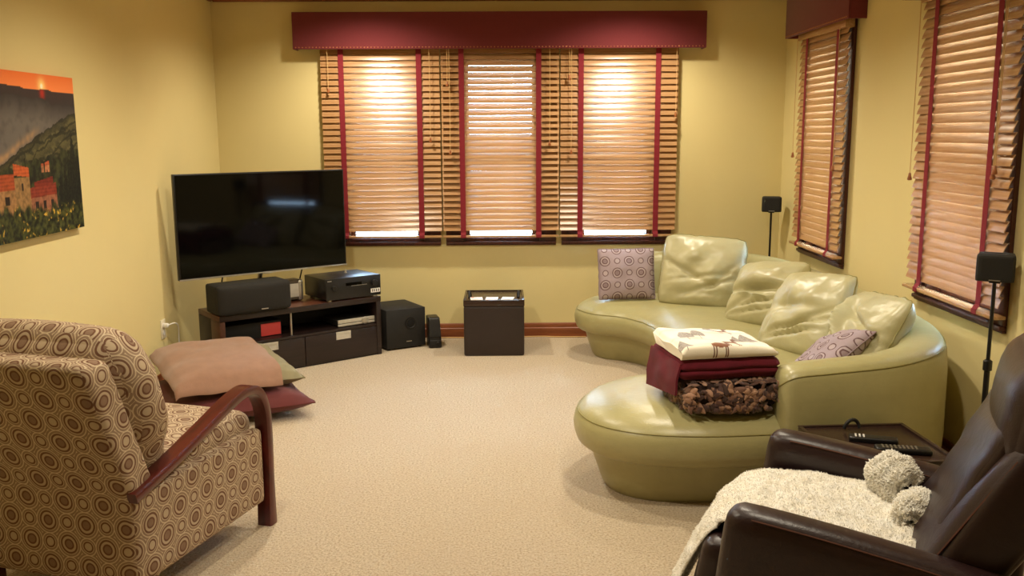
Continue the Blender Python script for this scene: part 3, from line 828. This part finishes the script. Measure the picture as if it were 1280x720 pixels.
for x in (-.17, .17):
    for y in (.03, .28): obj('foot', lathe([(.018, 0), (.018, .014)], 12, 'z', (x, y, 0)), 'silver', t)
t2 = thing('antenna_knob', 'tiny chrome peg standing on the receiver top', 'knob', cpt(.42, .20, HC+.153), CA)
obj('peg', lathe([(.008, 0), (.007, .010), (.004, .016), (.005, .022), (.002, .025)], 10), 'silver', t2)
obj('peg_foot', lathe([(.012, 0), (.012, .003), (.009, .004)], 12), 'silver', t2)
# silver sided box behind
t = thing('set_top_box', 'dark set-top box with rounded silver end between centre speaker and receiver', 'electronics', cpt(-.06, .19, HC), CA)
obj('body', rbox(-.17, .135, 0, .085, .012, .146, .006), simple('grey_box', (84, 76, 62), .5), t)
obj('front_slot', rbox(.02, .125, -.002, .001, .03, .12, .001), 'silver_paint', t)
obj('silver_end', mv(softbox(.045, .095, .146, .02, 8), .135, .042, .0735), 'silver', t, label='rounded silver end cap')
for x in (-.14, .10): obj('foot', lathe([(.012, 0), (.012, .012)], 10, 'z', (x, .045, 0)), 'black', t)
# dvd player in the right bay
t = thing('disc_player', 'slim silver disc player with round dial in the open cabinet bay', 'electronics', cpt(.405, .03, .222), CA)
obj('case', rbox(-.14, .135, .012, .23, .008, .046, .003), 'black_matte', t)
obj('front_panel', rbox(-.143, .137, .0, .013, .026, .050, .002), 'silver_paint', t)
obj('front_panel', rbox(-.143, .137, .0, .013, .006, .022, .002), 'silver_paint', t)
obj('tray_slot', rbox(-.14, .134, .002, .012, .022, .026, 0), 'black', t)
obj('dial', lathe([(.026, 0), (.026, -.006), (.022, -.009)], 20, 'y', (.06, .0, .028)), 'silver', t, label='round silver dial')
for x in (-.10, .10): obj('foot', lathe([(.012, 0), (.012, .008)], 10, 'z', (x, .03, 0)), 'silver', t)
t = thing('display_box', 'black box with glowing red front in the left cabinet bay', 'electronics', cpt(-.20, .09, .222), CA)
obj('case', rbox(-.30, .085, .006, .18, .0, .10, .004), 'black_matte', t)
obj('red_front', rbox(-.058, .078, .0, .007, .006, .086, .003), 'red_led', t, label='red lit front')
# subwoofer, small speaker
t = thing('subwoofer', 'black cube subwoofer with round port beside the cabinet', 'speaker', (-.815, 6.262, 0), 30)
obj('cabinet_shell', rbox(.0, .30, .012, .36, .012, .290, .004), 'black_matte', t)
fpn = obj('front_panel', rbox(.0, .30, .0, .013, .012, .290, .003), 'black_matte', t)
obj('port_ring', lathe([(.030, .004), (.036, -.003), (.042, -.004), (.044, .002)], 24, 'y', (.185, 0, .185)), 'black', fpn)
obj('port_hole', lathe([(.030, .0), (.028, -.001)], 24, 'y', (.185, -.0005, .185)), simple('port_black', (5, 5, 5), .9), fpn)
obj('badge', rbox(.15, .19, -.0015, 0, .052, .057, 0), 'silver', fpn)
for x in (.03, .27):
    for y in (.04, .32): obj('foot', lathe([(.014, 0), (.014, .012)], 10, 'z', (x, y, 0)), 'black', t)
t = thing('desktop_speaker', 'slim black upright desktop speaker beside the subwoofer', 'speaker', (-.50, 6.43, 0), 14)
def lean(q, p): return (q.x*(1-.10*(p[2]*.5+.5)), q.y+.05*(q.z/.22), q.z)
obj('cabinet_shell', mv(softbox(.095, .13, .215, .014, 8, (0, 0, 0), lean), 0, .0, .1085), 'black', t)
obj('grille', mv(softbox(.082, .02, .13, .008, 6, (0, 0, 0), lambda q, p: (q.x*(1-.06*p[2]), q.y+.05*((q.z+.03)/.22), q.z)), 0, -.062, .14), 'grille', t)
obj('control_panel', mv(softbox(.080, .012, .045, .005, 6), 0, -.08, .036), 'black_matte', t)
obj('knob', lathe([(.009, 0), (.009, -.008), (.007, -.010)], 14, 'y', (.015, -.085, .038)), 'black', t)

# ------------------------------------------------------------------ cube ottomans with tray lids
def ottoman(loc, rz, label):
    t = thing('storage_ottoman', label, 'ottoman', loc, rz, 'cube storage ottomans')
    obj('body', mv(softbox(.415, .42, .345, .012, 8), 0, 0, .1735), 'ott_leather', t)
    lid = obj('tray_lid', join(rbox(-.209, .209, -.211, .211, .346, .384, .006), rbox(-.209, .209, -.211, -.196, .384, .3895, .002), rbox(-.209, .209, .196, .211, .384, .3895, .002), rbox(-.209, -.194, -.196, .196, .384, .3895, .002), rbox(.194, .209, -.196, .196, .384, .3895, .002)), 'ott_top', t)
    return t, lid
o1, lid = ottoman((-.060, 6.315, 0), 0, 'dark brown leather cube ottoman against the back wall')
for s in (-1, 1):
    obj('strap_handle', tube([(s*.17, -.09, .386), (s*.172, -.06, .402), (s*.174, 0, .41), (s*.172, .06, .402), (s*.17, .09, .386)], .009, 8), 'black_matte', lid)
for k, (x, r_, lab) in enumerate([(-.12, 4, 'white paper card with red corner on the ottoman by the back wall'), (-.015, -4, 'white paper card lying between two others on the wall ottoman'), (.095, -7, 'white paper card lying by the strap handle on the wall ottoman')]):
    c = thing('paper_card', lab, 'card', (-.060+x, 6.315-.13, .3842), r_, 'white cards on the ottoman')
    obj('sheet', rbox(-.042, .042, -.05, .05, 0, .006, .001), 'white_print', c)
    if k == 0: obj('red_corner', rbox(-.037, -.018, .022, .039, .006, .0066, 0), 'red_plastic', c, label='red printed corner')
    else: obj('printed_line', rbox(-.03, .03, .028, .032, .006, .0066, 0), 'silver', c)
o2, lid = ottoman((1.36, 3.185, 0), 3, 'dark brown leather cube ottoman between brown recliner and sofa back')
hp = [(.03*math.cos(a), .150+.004*math.sin(a*2), .392+.034*math.sin(a)) for a in [PI*k/10 for k in range(11)]]
obj('strap_handle', tube([(p[0]-.02, p[1], p[2]) for p in hp], .007, 8), 'black_matte', lid)
def remote(loc, rz, L, w, lab, rows, cols_):
    t = thing('remote_control', lab, 'remote', loc, rz)
    obj('case', mv(softbox(w, L, .020, .008, 8), 0, 0, .0102), 'black', t)
    bm_ = rbox(-.0035, .0035, -.003, .003, 0, .002, 0)
    me = mesh_data('button', bm_, 'white_print' if rows < 4 else 'silver', 0)
    for i in range(rows):
        for j in range(cols_): share('button', me, t, ((j-(cols_-1)/2)*w*.24, L*.36-i*.014, .0200))
remote((1.36, 3.20, .3842), 72, .17, .05, 'black remote control with white buttons near the strap loop of the ottoman', 3, 3)
remote((1.42, 3.085, .3842), 78, .19, .052, 'longer black remote control with many grey buttons on the ottoman', 9, 3)

# ------------------------------------------------------------------ satellite loudspeakers on stands
def sat(loc, rz, lab1, lab2, zs):
    t = thing('speaker_stand', lab1, 'stand', (loc[0], loc[1], 0), rz, 'satellite speaker stands')
    obj('base', lathe([(.11, 0), (.11, .010), (.10, .018), (.03, .022), (.016, .03)], 28), 'black', t)
    obj('pole', tube([(0, 0, .02), (0, 0, .60)], .011, 12), 'black', t)
    obj('upper_pole', tube([(0, 0, .58), (0, 0, zs)], .0075, 12), 'black', t)
    obj('clamp_collar', lathe([(.012, .0), (.017, .003), (.017, .04), (.011, .045)], 14, 'z', (0, 0, .57)), 'black', t)
    obj('mount_plate', rbox(-.02, .02, -.02, .02, zs, zs+.006, .001), 'black', t)
    s = thing('satellite_speaker', lab2, 'speaker', (loc[0], loc[1], zs+.006), rz, 'small satellite speakers')
    obj('cabinet_shell', mv(softbox(.132, .105, .108, .010, 8, (0, 0, 0), lambda q, p: (q.x*(1-.10*p[1]*.5), q.y, q.z)), 0, .01, .0545), 'black_matte', s)
    obj('grille', mv(softbox(.126, .02, .102, .007, 8), 0, -.045, .0545), 'grille', s)
    obj('badge', rbox(-.02, .02, -.0565, -.054, .008, .012, 0), 'silver', s, label='small silver badge')
sat((1.925, 6.50), -14, 'slim black speaker stand in the corner behind the sofa', 'small black satellite speaker in the room corner', .94)
sat((1.925, 3.50), -30, 'slim black speaker stand between sofa end and brown recliner', 'small black satellite speaker before the side window', .925)

# ------------------------------------------------------------------ floor cushions
def lay(name, label, w, h, t_, mat, loc, rz, seed, tiltx=0, tilty=0, wr=.02, pinch=.08):
    p, uv = pillow(w, h, t_, 26, pinch, wr, seed)
    th = thing(name, label, 'cushion', loc)
    mw = Matrix.Rotation(R(rz), 4, 'Z') @ Matrix.Rotation(R(tiltx), 4, 'X') @ Matrix.Rotation(R(tilty), 4, 'Y')
    obj('cover', xf(p, mw), mat, th, 70, uv=uv)
    n = 26; W2 = n+1
    ring = [(i, 0) for i in range(n)]+[(n, j) for j in range(n)]+[(i, n) for i in range(n, 0, -1)]+[(0, j) for j in range(n, 0, -1)]
    e = [p[0][i*W2+j] for i, j in ring]; e.append(e[0])
    obj('seam', xf(tube(e, .004, 5, False), mw), mat, th)
    return th, p, mw
lay('floor_cushion', 'maroon suede floor cushion at the bottom of the pile', .82, .86, .16, 'maroon', (-1.56, 4.93, .088), 28, 21)
gth, gp, gmw = lay('floor_cushion', 'grey green floor cushion on the maroon cushion, under the tan throw', .68, .76, .17, 'greygreen', (-1.56, 5.03, .215), 30, 25, 2, 2)
# tan throw lying over the grey green cushion
def tanthrow():
    V, Fc = [], []; n, m = 34, 34; w, h, t_ = .68, .78, .17
    for s in (0, 1):
        for i in range(n+1):
            for j in range(m+1):
                u = -1.06+i/n*1.62; v = -1.10+j/m*1.95
                u += .05*noise.noise(Vector((j*.15, 2, 3)))*(i/n)
                uu, vv = max(-1, min(1, u)), max(-1, min(1, v))
                th = math.sqrt(max(0, (1-abs(uu)**2.6)*(1-abs(vv)**2.6)))
                z = t_/2*th+.034+.014*noise.noise(Vector((u*2.5, v*2.5, 1)))-.05*max(0, abs(u)-1)*6-.06*max(0, abs(v)-1)*6
                V.append((w/2*u, h/2*v, z-(.012 if s else 0)))
    N = (n+1)*(m+1)
    for s in (0, 1):
        for i in range(n):
            for j in range(m):
                q = [k+s*N for k in (i*(m+1)+j, (i+1)*(m+1)+j, (i+1)*(m+1)+j+1, i*(m+1)+j+1)]
                Fc.append(tuple(q) if s == 0 else tuple(reversed(q)))
    rim = [(i, 0) for i in range(n)]+[(n, j) for j in range(m)]+[(i, m) for i in range(n, 0, -1)]+[(0, j) for j in range(m, 0, -1)]
    rim = [i*(m+1)+j for i, j in rim]
    for k in range(len(rim)):
        a, b = rim[k], rim[(k+1) % len(rim)]; Fc.append((b, a, a+N, b+N))
    return V, Fc
tt = thing('tan_throw', 'soft tan fleece throw spread over the floor cushions', 'blanket', (-1.56, 5.03, .215))
obj('cloth', xf(tanthrow(), gmw), 'tan', tt, 70)
obj('hem', xf(tube([(.68/2*(.56+.02*math.sin(k*.5)), .78/2*(-1.0+k*.08), .17/2*math.sqrt(max(0, (1-.56**2.6)*(1-min(1, abs(-1.0+k*.08))**2.6)))+.016) for k in range(23)], .007, 6), gmw), 'tan', tt)

# ------------------------------------------------------------------ patterned armchair with bent wood arms
t = thing('patterned_armchair', 'armchair in ring-patterned tan fabric with bent mahogany arms', 'armchair', (-1.352, 3.13, 0), -17.5)
obj('seat_base', mv(softbox(.665, .71, .30, .022, 10), 0, .01, .252), 'circle_brown', t, 60, box=True)
obj('seat_cushion', mv(softbox(.58, .56, .13, .05, 12, (0, .01, .02)), 0, .095, .405), 'circle_brown', t, 60, box=True)
def leanback(y0, z0, y1, z1):
    s = (y1-y0)/(z1-z0)
    def f(q, p): return (q.x, q.y+(q.z)*s, q.z)
    return f
ob = softbox(.66, .13, .775, .035, 18, (0, .004, 0), lambda q, p: (q.x*(1-.03*max(0, p[2])), q.y-.34*max(0, q.z+.09), q.z))
obj('outer_back', mv(ob, 0, -.302, .472), 'circle_brown', t, 60, box=True)
ib = softbox(.70, .21, .60, .10, 16, (.01, .03, .02), lambda q, p: (q.x*(1-.05*(p[2] > .6)-.19*min(1, max(0, (-q.z-.02)/.12))), q.y-.28*q.z, q.z))
obj('back_cushion', mv(ib, 0, -.245, .622), 'circle_brown', t, 60, box=True)
armp = catmull([(.385, 0), (.388, .18), (.392, .36), (.385, .47), (.345, .545), (.275, .572), (.17, .556), (.0, .505), (-.18, .452), (-.37, .405)], 6)
def bent(path, xc, w, th, wide0=1.0):
    V, Fc = [], []; n = len(path)
    for i, (y, z) in enumerate(path):
        a, b = path[max(i-1, 0)], path[min(i+1, n-1)]
        ty, tz = b[0]-a[0], b[1]-a[1]; L = math.hypot(ty, tz); ny, nz = -tz/L, ty/L
        tk = th*(1.0+.5*max(0, 1-z/.2)*(i < 12)); ww = w
        for (sx, st) in ((-.5, -.36), (-.44, -.5), (.44, -.5), (.5, -.36), (.5, .36), (.44, .5), (-.44, .5), (-.5, .36)):
            V.append((xc+sx*ww, y+ny*st*tk, max(0, z+nz*st*tk)))
    for i in range(n-1):
        for k in range(8):
            k2 = (k+1) % 8; Fc.append((i*8+k, i*8+k2, (i+1)*8+k2, (i+1)*8+k))
    Fc.append(tuple(range(8))); Fc.append(tuple((n-1)*8+k for k in reversed(range(8))))
    return V, Fc
for s in (-1, 1):
    obj('wooden_arm', bent(armp, s*.318, .062, .034), 'mahogany', t, 50, label='glossy bent mahogany arm and front leg')
    obj('rear_leg', rbox(min(s*.29, s*.34), max(s*.29, s*.34), -.33, -.28, 0, .11, .004), 'mahogany', t)

# ------------------------------------------------------------------ brown recliner
RA = 64.5
t = thing('leather_recliner', 'dark brown leather recliner with padded arms and headrest', 'recliner', (1.045, 2.435, 0), RA)
def armshape(q, p):
    f = (q.y+.37)/.74                      # 0 rear .. 1 front
    top = (-.10*max(0, 1-f)**1.35+.012)*max(0, p[2])
    y = q.y+.06*(.5-.5*p[2])*max(0, f)**2-.03
    return (q.x, y, q.z+top)
for s in (-1, 1):
    a = obj('arm', mv(softbox(.115, .76, .50, .045, 14, (.008, 0, .0), armshape), s*.335, -.01, .285), 'brown_leather', t, 60)
    yy = [.27-.60*k/20 for k in range(21)]
    obj('seam', tube([(s*.335-.052*1, y, .535-.10*(1-(y+.37)/.74)**1.35) for y in yy], .0022, 5), 'brown_stitch', a)
    obj('seam', tube([(s*.335+.052*1, y, .535-.10*(1-(y+.37)/.74)**1.35) for y in yy], .0022, 5), 'brown_stitch', a)
obj('seat_base', mv(softbox(.55, .70, .20, .03, 8), 0, -.02, .17), 'brown_leather', t, 60)
obj('seat_cushion', mv(softbox(.55, .62, .14, .05, 12, (0, .02, .02)), 0, .05, .33), 'brown_leather', t, 60)
obj('footrest', mv(softbox(.54, .09, .32, .035, 10, (0, .02, 0), lambda q, p: (q.x, q.y-.18*q.z, q.z)), 0, .405, .235), 'brown_leather', t, 60)
LB = .60
bk = softbox(.60, .20, .54, .055, 16, (.008, .02, .0), lambda q, p: (q.x*(1-.05*p[2]), q.y-LB*q.z+.012*noise.noise(Vector((q.x*9, q.z*4, 1)))*(p[1] > .5), q.z))
obj('backrest', mv(bk, 0, -.30, .565), 'brown_leather', t, 60)
ctr = softbox(.48, .08, .44, .038, 14, (0, .022, 0), lambda q, p: (q.x, q.y-.42*q.z+.004*math.sin(q.z*50+q.x*14)*(p[1] > .5), q.z))
obj('back_padding', mv(ctr, 0, -.238, .585), 'brown_leather', t, 60, label='creased leather back panel')
hr = softbox(.57, .19, .30, .085, 14, (.01, .02, .01), lambda q, p: (q.x*(1-.06*(p[2] > 0)*p[2]), q.y-.15*q.z, q.z))
obj('headrest', mv(hr, 0, -.395, .825), 'brown_leather', t, 60)
for s in (-1, 1):
    obj('seam', tube([(s*.290*(1-.05*((z-.565)/.28)), -.30+.082-LB*(z-.565), z) for z in [.36+.38*k/16 for k in range(17)]], .003, 5), 'brown_stitch', t)
obj('base_plate', lathe([(.27, 0), (.27, .02), (.24, .035), (.06, .045), (.05, .09)], 36), 'black', t)

# sheepskin over the seat
def sheepskin():
    V, Fc = [], []; n, m = 200, 130
    path = catmull([(-.17, .425), (-.08, .422), (.06, .426), (.22, .436), (.34, .432), (.41, .402), (.462, .32), (.51, .21), (.545, .10)], 10)
    # arc-length resample
    L = [0]
    for i in range(1, len(path)): L.append(L[-1]+math.hypot(path[i][0]-path[i-1][0], path[i][1]-path[i-1][1]))
    def at(f):
        d = f*L[-1]
        for i in range(1, len(L)):
            if L[i] >= d:
                k = (d-L[i-1])/max(1e-9, L[i]-L[i-1]); a, b = path[i-1], path[i]
                ty, tz = b[0]-a[0], b[1]-a[1]; q = math.hypot(ty, tz)
                return a[0]+ty*k, a[1]+tz*k, -tz/q, ty/q
        return path[-1][0], path[-1][1], 1, 0
    for s in (0, 1):
        for i in range(n+1):
            f = i/n; y, z, ny, nz = at(f); 
            if nz < 0 or ny < 0 and z < .4: ny, nz = -ny, -nz
            ny, nz = (abs(ny), abs(nz))
            half = .235+.03*math.sin(f*7.0)+.018*noise.noise(Vector((f*9, 1, 1)))
            half *= 1-.25*max(0, 1-f/.12)
            for j in range(m+1):
                u = j/m*2-1
                x = u*half
                e = 1-abs(u)**6
                w1 = noise.noise(Vector((x*22, f*20, 3)))*.008+abs(noise.noise(Vector((x*38, f*36, 9))))*.010+noise.noise(Vector((x*95, f*90, 5)))*.0025
                th = (.020+w1)*e if s == 0 else -.004
                lift = .016*max(0, abs(u)-.6)*2.0*(f < .62)
                V.append((x, y+ny*th, z+nz*th+lift))
    N = (n+1)*(m+1)
    for s in (0, 1):
        for i in range(n):
            for j in range(m):
                q = [k+s*N for k in (i*(m+1)+j, (i+1)*(m+1)+j, (i+1)*(m+1)+j+1, i*(m+1)+j+1)]
                Fc.append(tuple(reversed(q)) if s == 0 else tuple(q))
    rim = [(i, 0) for i in range(n)]+[(n, j) for j in range(m)]+[(i, m) for i in range(n, 0, -1)]+[(0, j) for j in range(m, 0, -1)]
    rim = [i*(m+1)+j for i, j in rim]
    for k in range(len(rim)):
        a, b = rim[k], rim[(k+1) % len(rim)]; Fc.append((a, b, b+N, a+N))
    return V, Fc
t = thing('sheepskin', 'cream sheepskin pelt draped over the recliner seat', 'sheepskin', (1.045, 2.435, 0), RA)
peltp = sheepskin()
pelt = obj('pelt', peltp, 'wool', t, 70)
def curl(cx, cy, cz, rad, th, w, a0, a1, rz, seed):
    """curled-over end of the pelt: thick woolly arc, axis along local x"""
    V, Fc = [], []; n, m, L = 40, 26, 5
    def ring(k, j, s_):
        a = R(a0+(a1-a0)*k/n); u = j/m*2-1; e = (1-abs(u)**3*.45)*(1-.35*max(0, (abs(k/n*2-1)-.75)*4)**2)
        nz = noise.noise(Vector((u*3+seed, k*.16, 1)))*.009+noise.noise(Vector((u*9+seed, k*.5, 4)))*.003
        r_ = rad*(1+.12*u)+(th*e+nz if s_ else 0)
        return (u*w/2*(1-.12*(k/n))+.006*math.sin(k*.4), r_*math.cos(a), r_*math.sin(a))
    for s_ in (0, 1):
        for k in range(n+1):
            for j_ in range(m+1): V.append(ring(k, j_, s_))
    N = (n+1)*(m+1)
    for s_ in (0, 1):
        for k in range(n):
            for j_ in range(m):
                q = [x+s_*N for x in (k*(m+1)+j_, (k+1)*(m+1)+j_, (k+1)*(m+1)+j_+1, k*(m+1)+j_+1)]
                Fc.append(tuple(q) if s_ else tuple(reversed(q)))
    rim = [(i_, 0) for i_ in range(n)]+[(n, j_) for j_ in range(m)]+[(i_, m) for i_ in range(n, 0, -1)]+[(0, j_) for j_ in range(m, 0, -1)]
    rim = [a*(m+1)+b for a, b in rim]
    for k in range(len(rim)):
        a, b = rim[k], rim[(k+1) % len(rim)]; Fc.append((b, a, a+N, b+N))
    return xf((V, Fc), Matrix.Translation((cx, cy, cz)) @ Matrix.Rotation(R(rz), 4, 'Z'))
def locks(o, part, count, length, seed):
    """short wool locks: little bent cones standing on the surface"""
    import bisect
    rnd = random.Random(seed); V, Fc = [], []
    vs = [Vector(v) for v in part[0]]; acc = []; tot = 0.0; fs = []
    for f in part[1]:
        a, b, c = vs[f[0]], vs[f[1]], vs[f[2]]; n = (b-a).cross(c-a); A = n.length
        if A < 1e-12: continue
        fs.append((f, n/A)); tot += A; acc.append(tot)
    for _ in range(count):
        f, n = fs[min(len(fs)-1, bisect.bisect(acc, rnd.random()*tot))]
        w = [rnd.random()+.01 for _ in f]; sw = sum(w)
        p = sum((vs[i]*(k/sw) for i, k in zip(f, w)), Vector())
        t1 = n.orthogonal().normalized(); t2 = n.cross(t1)
        a = rnd.uniform(0, 2*PI); L = length*rnd.uniform(.6, 1.2); r_ = L*.30
        d = (n+(t1*math.cos(a)+t2*math.sin(a))*rnd.uniform(.1, .8)).normalized(); k0 = len(V)
        for q in range(4):
            b = a+q*PI/2; V.append(tuple(p-n*.002+(t1*math.cos(b)+t2*math.sin(b))*r_))
        for q in range(4):
            b = a+q*PI/2; V.append(tuple(p+d*L*.6+(t1*math.cos(b)+t2*math.sin(b))*r_*.8))
        V.append(tuple(p+d*L*1.05))
        for q in range(4):
            q2 = (q+1) % 4; Fc.append((k0+q, k0+q2, k0+4+q2, k0+4+q)); Fc.append((k0+4+q, k0+4+q2, k0+8))
    obj('wool_locks', (V, Fc), 'wool', o, 180, kind='stuff', label='short curly cream wool locks')
fp = [curl(.185, -.055, .482, .026, .046, .16, -125, 150, 30, 2), curl(.02, -.115, .452, .018, .040, .17, -115, 165, -12, 8)]
fl = [obj('curled_flap', p, 'wool', t, 70) for p in fp]
locks(fl[0], fp[0], 5200, .009, 2)
locks(fl[1], fp[1], 5200, .009, 3)
locks(pelt, peltp, 22000, .0042, 4)


# ------------------------------------------------------------------ picture on the left wall
def picture():
    Wd, Ht, dep = 1.02, .70, .03; nx, nz = 280, 200
    def N(x, y, s, o=0): return noise.noise(Vector((x*s+o, y*s, o*1.7)))
    def fb(x, y, s, o=0): return N(x, y, s, o)+.5*N(x, y, s*2.1, o+3)+.25*N(x, y, s*4.3, o+7)
    def mixc(a, b, k): k = max(0, min(1, k)); return tuple(a[i]*(1-k)+b[i]*k for i in range(3))
    L = lambda *c: lin(c)
    def paint(s, t_):      # s metres from the right edge, t metres from the top
        ridge0 = .066+.008*math.sin(s*9)+.010*fb(s, 0, 6, 1)
        if t_ < ridge0:
            c = mixc(L(236, 118, 56), L(246, 140, 78), t_/.07)
            d = math.hypot(s-.30, t_-.052)
            c = mixc(c, L(255, 214, 130), 1.2*math.exp(-(d/.03)**2))
            if d < .011: c = L(255, 246, 214)
            return c
        k = fb(s, t_, 22, 12)
        c = mixc(L(62, 50, 50), L(50, 48, 50), (t_-ridge0)/.1+.3*k)
        d = math.hypot((s-.30), (t_-.082)*.8); c = mixc(c, L(190, 50, 36), .85*math.exp(-(d/.020)**2))
        rb = .115+.02*math.sin(s*7+1)+.014*fb(s, 0, 9, 2)
        if t_ > rb: c = mixc(mixc(L(58, 54, 54), L(104, 98, 92), (t_-rb)/.10), L(46, 44, 44), .5*max(0, k))
        r1 = .165+.36*max(0, s-.04)**1.15+.010*fb(s, 0, 22, 4)
        glow = math.exp(-((t_-r1+.02)/.016)**2)*max(0, min(1, (s-.34)*8))
        c = mixc(c, L(196, 150, 96), .75*glow*(.6+.6*N(s, t_, 30, 3)))
        if t_ > r1:
            k = fb(s*1.3+t_, t_*2.5, 16, 5); ed = min(1, (t_-r1)/.03)
            c = mixc(L(34, 34, 28), mixc(L(50, 50, 36), L(92, 88, 58), .45+.9*k), ed)
            st = math.sin((t_*1.5-s*.55)*70+5*k); c = mixc(c, L(112, 104, 66), .4*max(0, st)*ed)
            for q in range(4):
                rr = r1+.035+.035*q+.014*math.sin(s*(9+3*q)+q*2)+.012*fb(s, q, 14, 9)
                if abs(t_-rr) < .006+.004*N(s, q, 40, 2): c = mixc(c, L(30, 32, 24), .8)
        r2 = .335+.12*max(0, s-.1)+.024*fb(s, 0, 16, 6)
        if t_ > r2: c = mixc(L(26, 30, 22), L(64, 68, 40), .4+1.0*fb(s, t_, 34, 8))
        for cx, top, w in ((.06, .26, .028), (.105, .33, .024), (.02, .33, .026), (.15, .40, .03), (.20, .43, .03), (.50, .33, .014), (.085, .36, .03)):
            e = N(s, t_, 70, 2)*.012
            if t_ > top and abs(s-cx+e) < w*min(1, (t_-top)/.16+.12): c = mixc(L(16, 19, 15), L(40, 43, 28), .35+.9*N(s, t_, 80, 3))
        def house(c, s0, s1, tr, tw, tb, roof, wallc, win, slant):
            if s0 < s < s1:
                mid = (s-s0)/(s1-s0); top = tr+slant*mid; g = fb(s, t_, 60, 4)
                if top < t_ < tw+slant*.6*mid: c = mixc(roof, tuple(x*.45 for x in roof), .35+.25*math.sin(t_*420)+.5*g)
                elif tw <= t_ < tb:
                    c = mixc(wallc, tuple(x*.45 for x in wallc), .35+.8*g)
                    for wx in win:
                        if abs(mid-wx) < .06 and tw+.022 < t_ < tw+.056: c = L(40, 30, 26)
            return c
        c = house(c, .295, .335, .375, .392, .425, L(190, 92, 60), L(196, 130, 92), (.5,), .01)
        c = house(c, .345, .365, .385, .398, .425, L(178, 88, 58), L(176, 118, 84), (), .0)
        c = house(c, .27, .44, .445, .475, .50, L(128, 48, 36), L(110, 66, 48), (), .02)
        c = house(c, .245, .475, .475, .525, .61, L(142, 58, 42), L(156, 100, 74), (.2, .5, .8), .012)
        c = house(c, .475, .60, .40, .44, .62, L(200, 96, 52), L(158, 122, 78), (.5,), -.02)
        c = house(c, .60, .92, .42, .49, .62, L(172, 80, 46), L(166, 124, 80), (.2, .5, .8), .0)
        fl = .565+.035*fb(s, 0, 20, 9)
        if t_ > fl:
            k = fb(s, t_, 48, 11); k3 = N(s, t_, 16, 15)
            c2 = mixc(L(22, 26, 16), L(84, 88, 42), .35+.9*fb(s, t_, 40, 10))
            if k > .25 and k3 > .02: c2 = mixc(c2, L(214, 172, 66), min(1, (k-.25)*3))
            c = mixc(c, c2, min(1, (t_-fl)/.02))
        return c
    V, Fc, Cc = [], [], []
    for i in range(nx+1):
        for j in range(nz+1):
            y = -Wd/2+Wd*i/nx; z = Ht*j/nz
            V.append((y, -dep, z)); Cc.append(paint(Wd/2-y, Ht-z))
    for i in range(nx):
        for j in range(nz):
            a = i*(nz+1)+j; Fc.append((a, a+nz+1, a+nz+2, a+1))
    o = len(V)
    for y in (-Wd/2, Wd/2):
        for j in range(nz+1):
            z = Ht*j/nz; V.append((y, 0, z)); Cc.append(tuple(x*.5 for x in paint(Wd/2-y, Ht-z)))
    for k, i in ((0, 0), (1, nx)):
        for j in range(nz):
            a = i*(nz+1)+j; b = o+k*(nz+1)+j
            Fc.append((a, a+1, b+1, b) if k == 0 else (a+1, a, b, b+1))
    a0, a1 = 0, nx*(nz+1); b0, b1 = o, o+nz+1
    Fc.append((a0, b0, b1, a1)); Fc.append((nz, a1+nz, b1+nz, b0+nz)); Fc.append((b0, b0+nz, b1+nz, b1))
    return (V, Fc), Cc
pp, cc = picture()
t = thing('canvas_picture', 'unframed canvas print of a village in hills at orange sunset', 'picture', (XL+.001, 4.42-.51, 1.077), 90)
# rotz 90: local x -> +Y, local -y -> +X
obj('canvas', pp, 'print_canvas', t, 30, cols=cc)
obj('hanging_bar', rbox(-.46, .46, -.024, -.002, .6, .63, .002), 'base_wood', t)

# ------------------------------------------------------------------ outlet and cord on the left wall
t = thing('wall_outlet', 'cream wall outlet with a plugged white cord behind the floor cushions', 'outlet', (XL, 5.40, .30), 90)
obj('plate', rbox(-.036, .036, -.006, 0, 0, .116, .003), 'plate', t)
for z in (.036, .08): obj('socket', lathe([(.016, -.006), (.015, -.0085)], 16, 'y', (0, 0, z)), 'white_print', t)
pc = obj('plug', mv(softbox(.03, .03, .026, .008, 6), 0, -.022, .08), 'white_print', t)
obj('cord', tube(catmull([(0, -.034, .08), (.03, -.06, .088), (.08, -.065, .06), (.12, -.05, -.03), (.14, -.04, -.20), (.16, -.04, -.29)], 6), .0042, 6), 'white_print', pc)
# cable lying along the baseboard by the cube ottoman
tag(obj('floor_cable', tube(catmull([(-.50, YB-.045, .006), (-.35, YB-.05, .007), (-.2, YB-.06, .006), (0, YB-.05, .006), (.2, YB-.045, .009), (.3, YB-.055, .012), (.42, YB-.045, .006), (.62, YB-.05, .006)], 6), .0045, 6), 'cord'), 'thin pale cable lying along the back baseboard', 'cable')
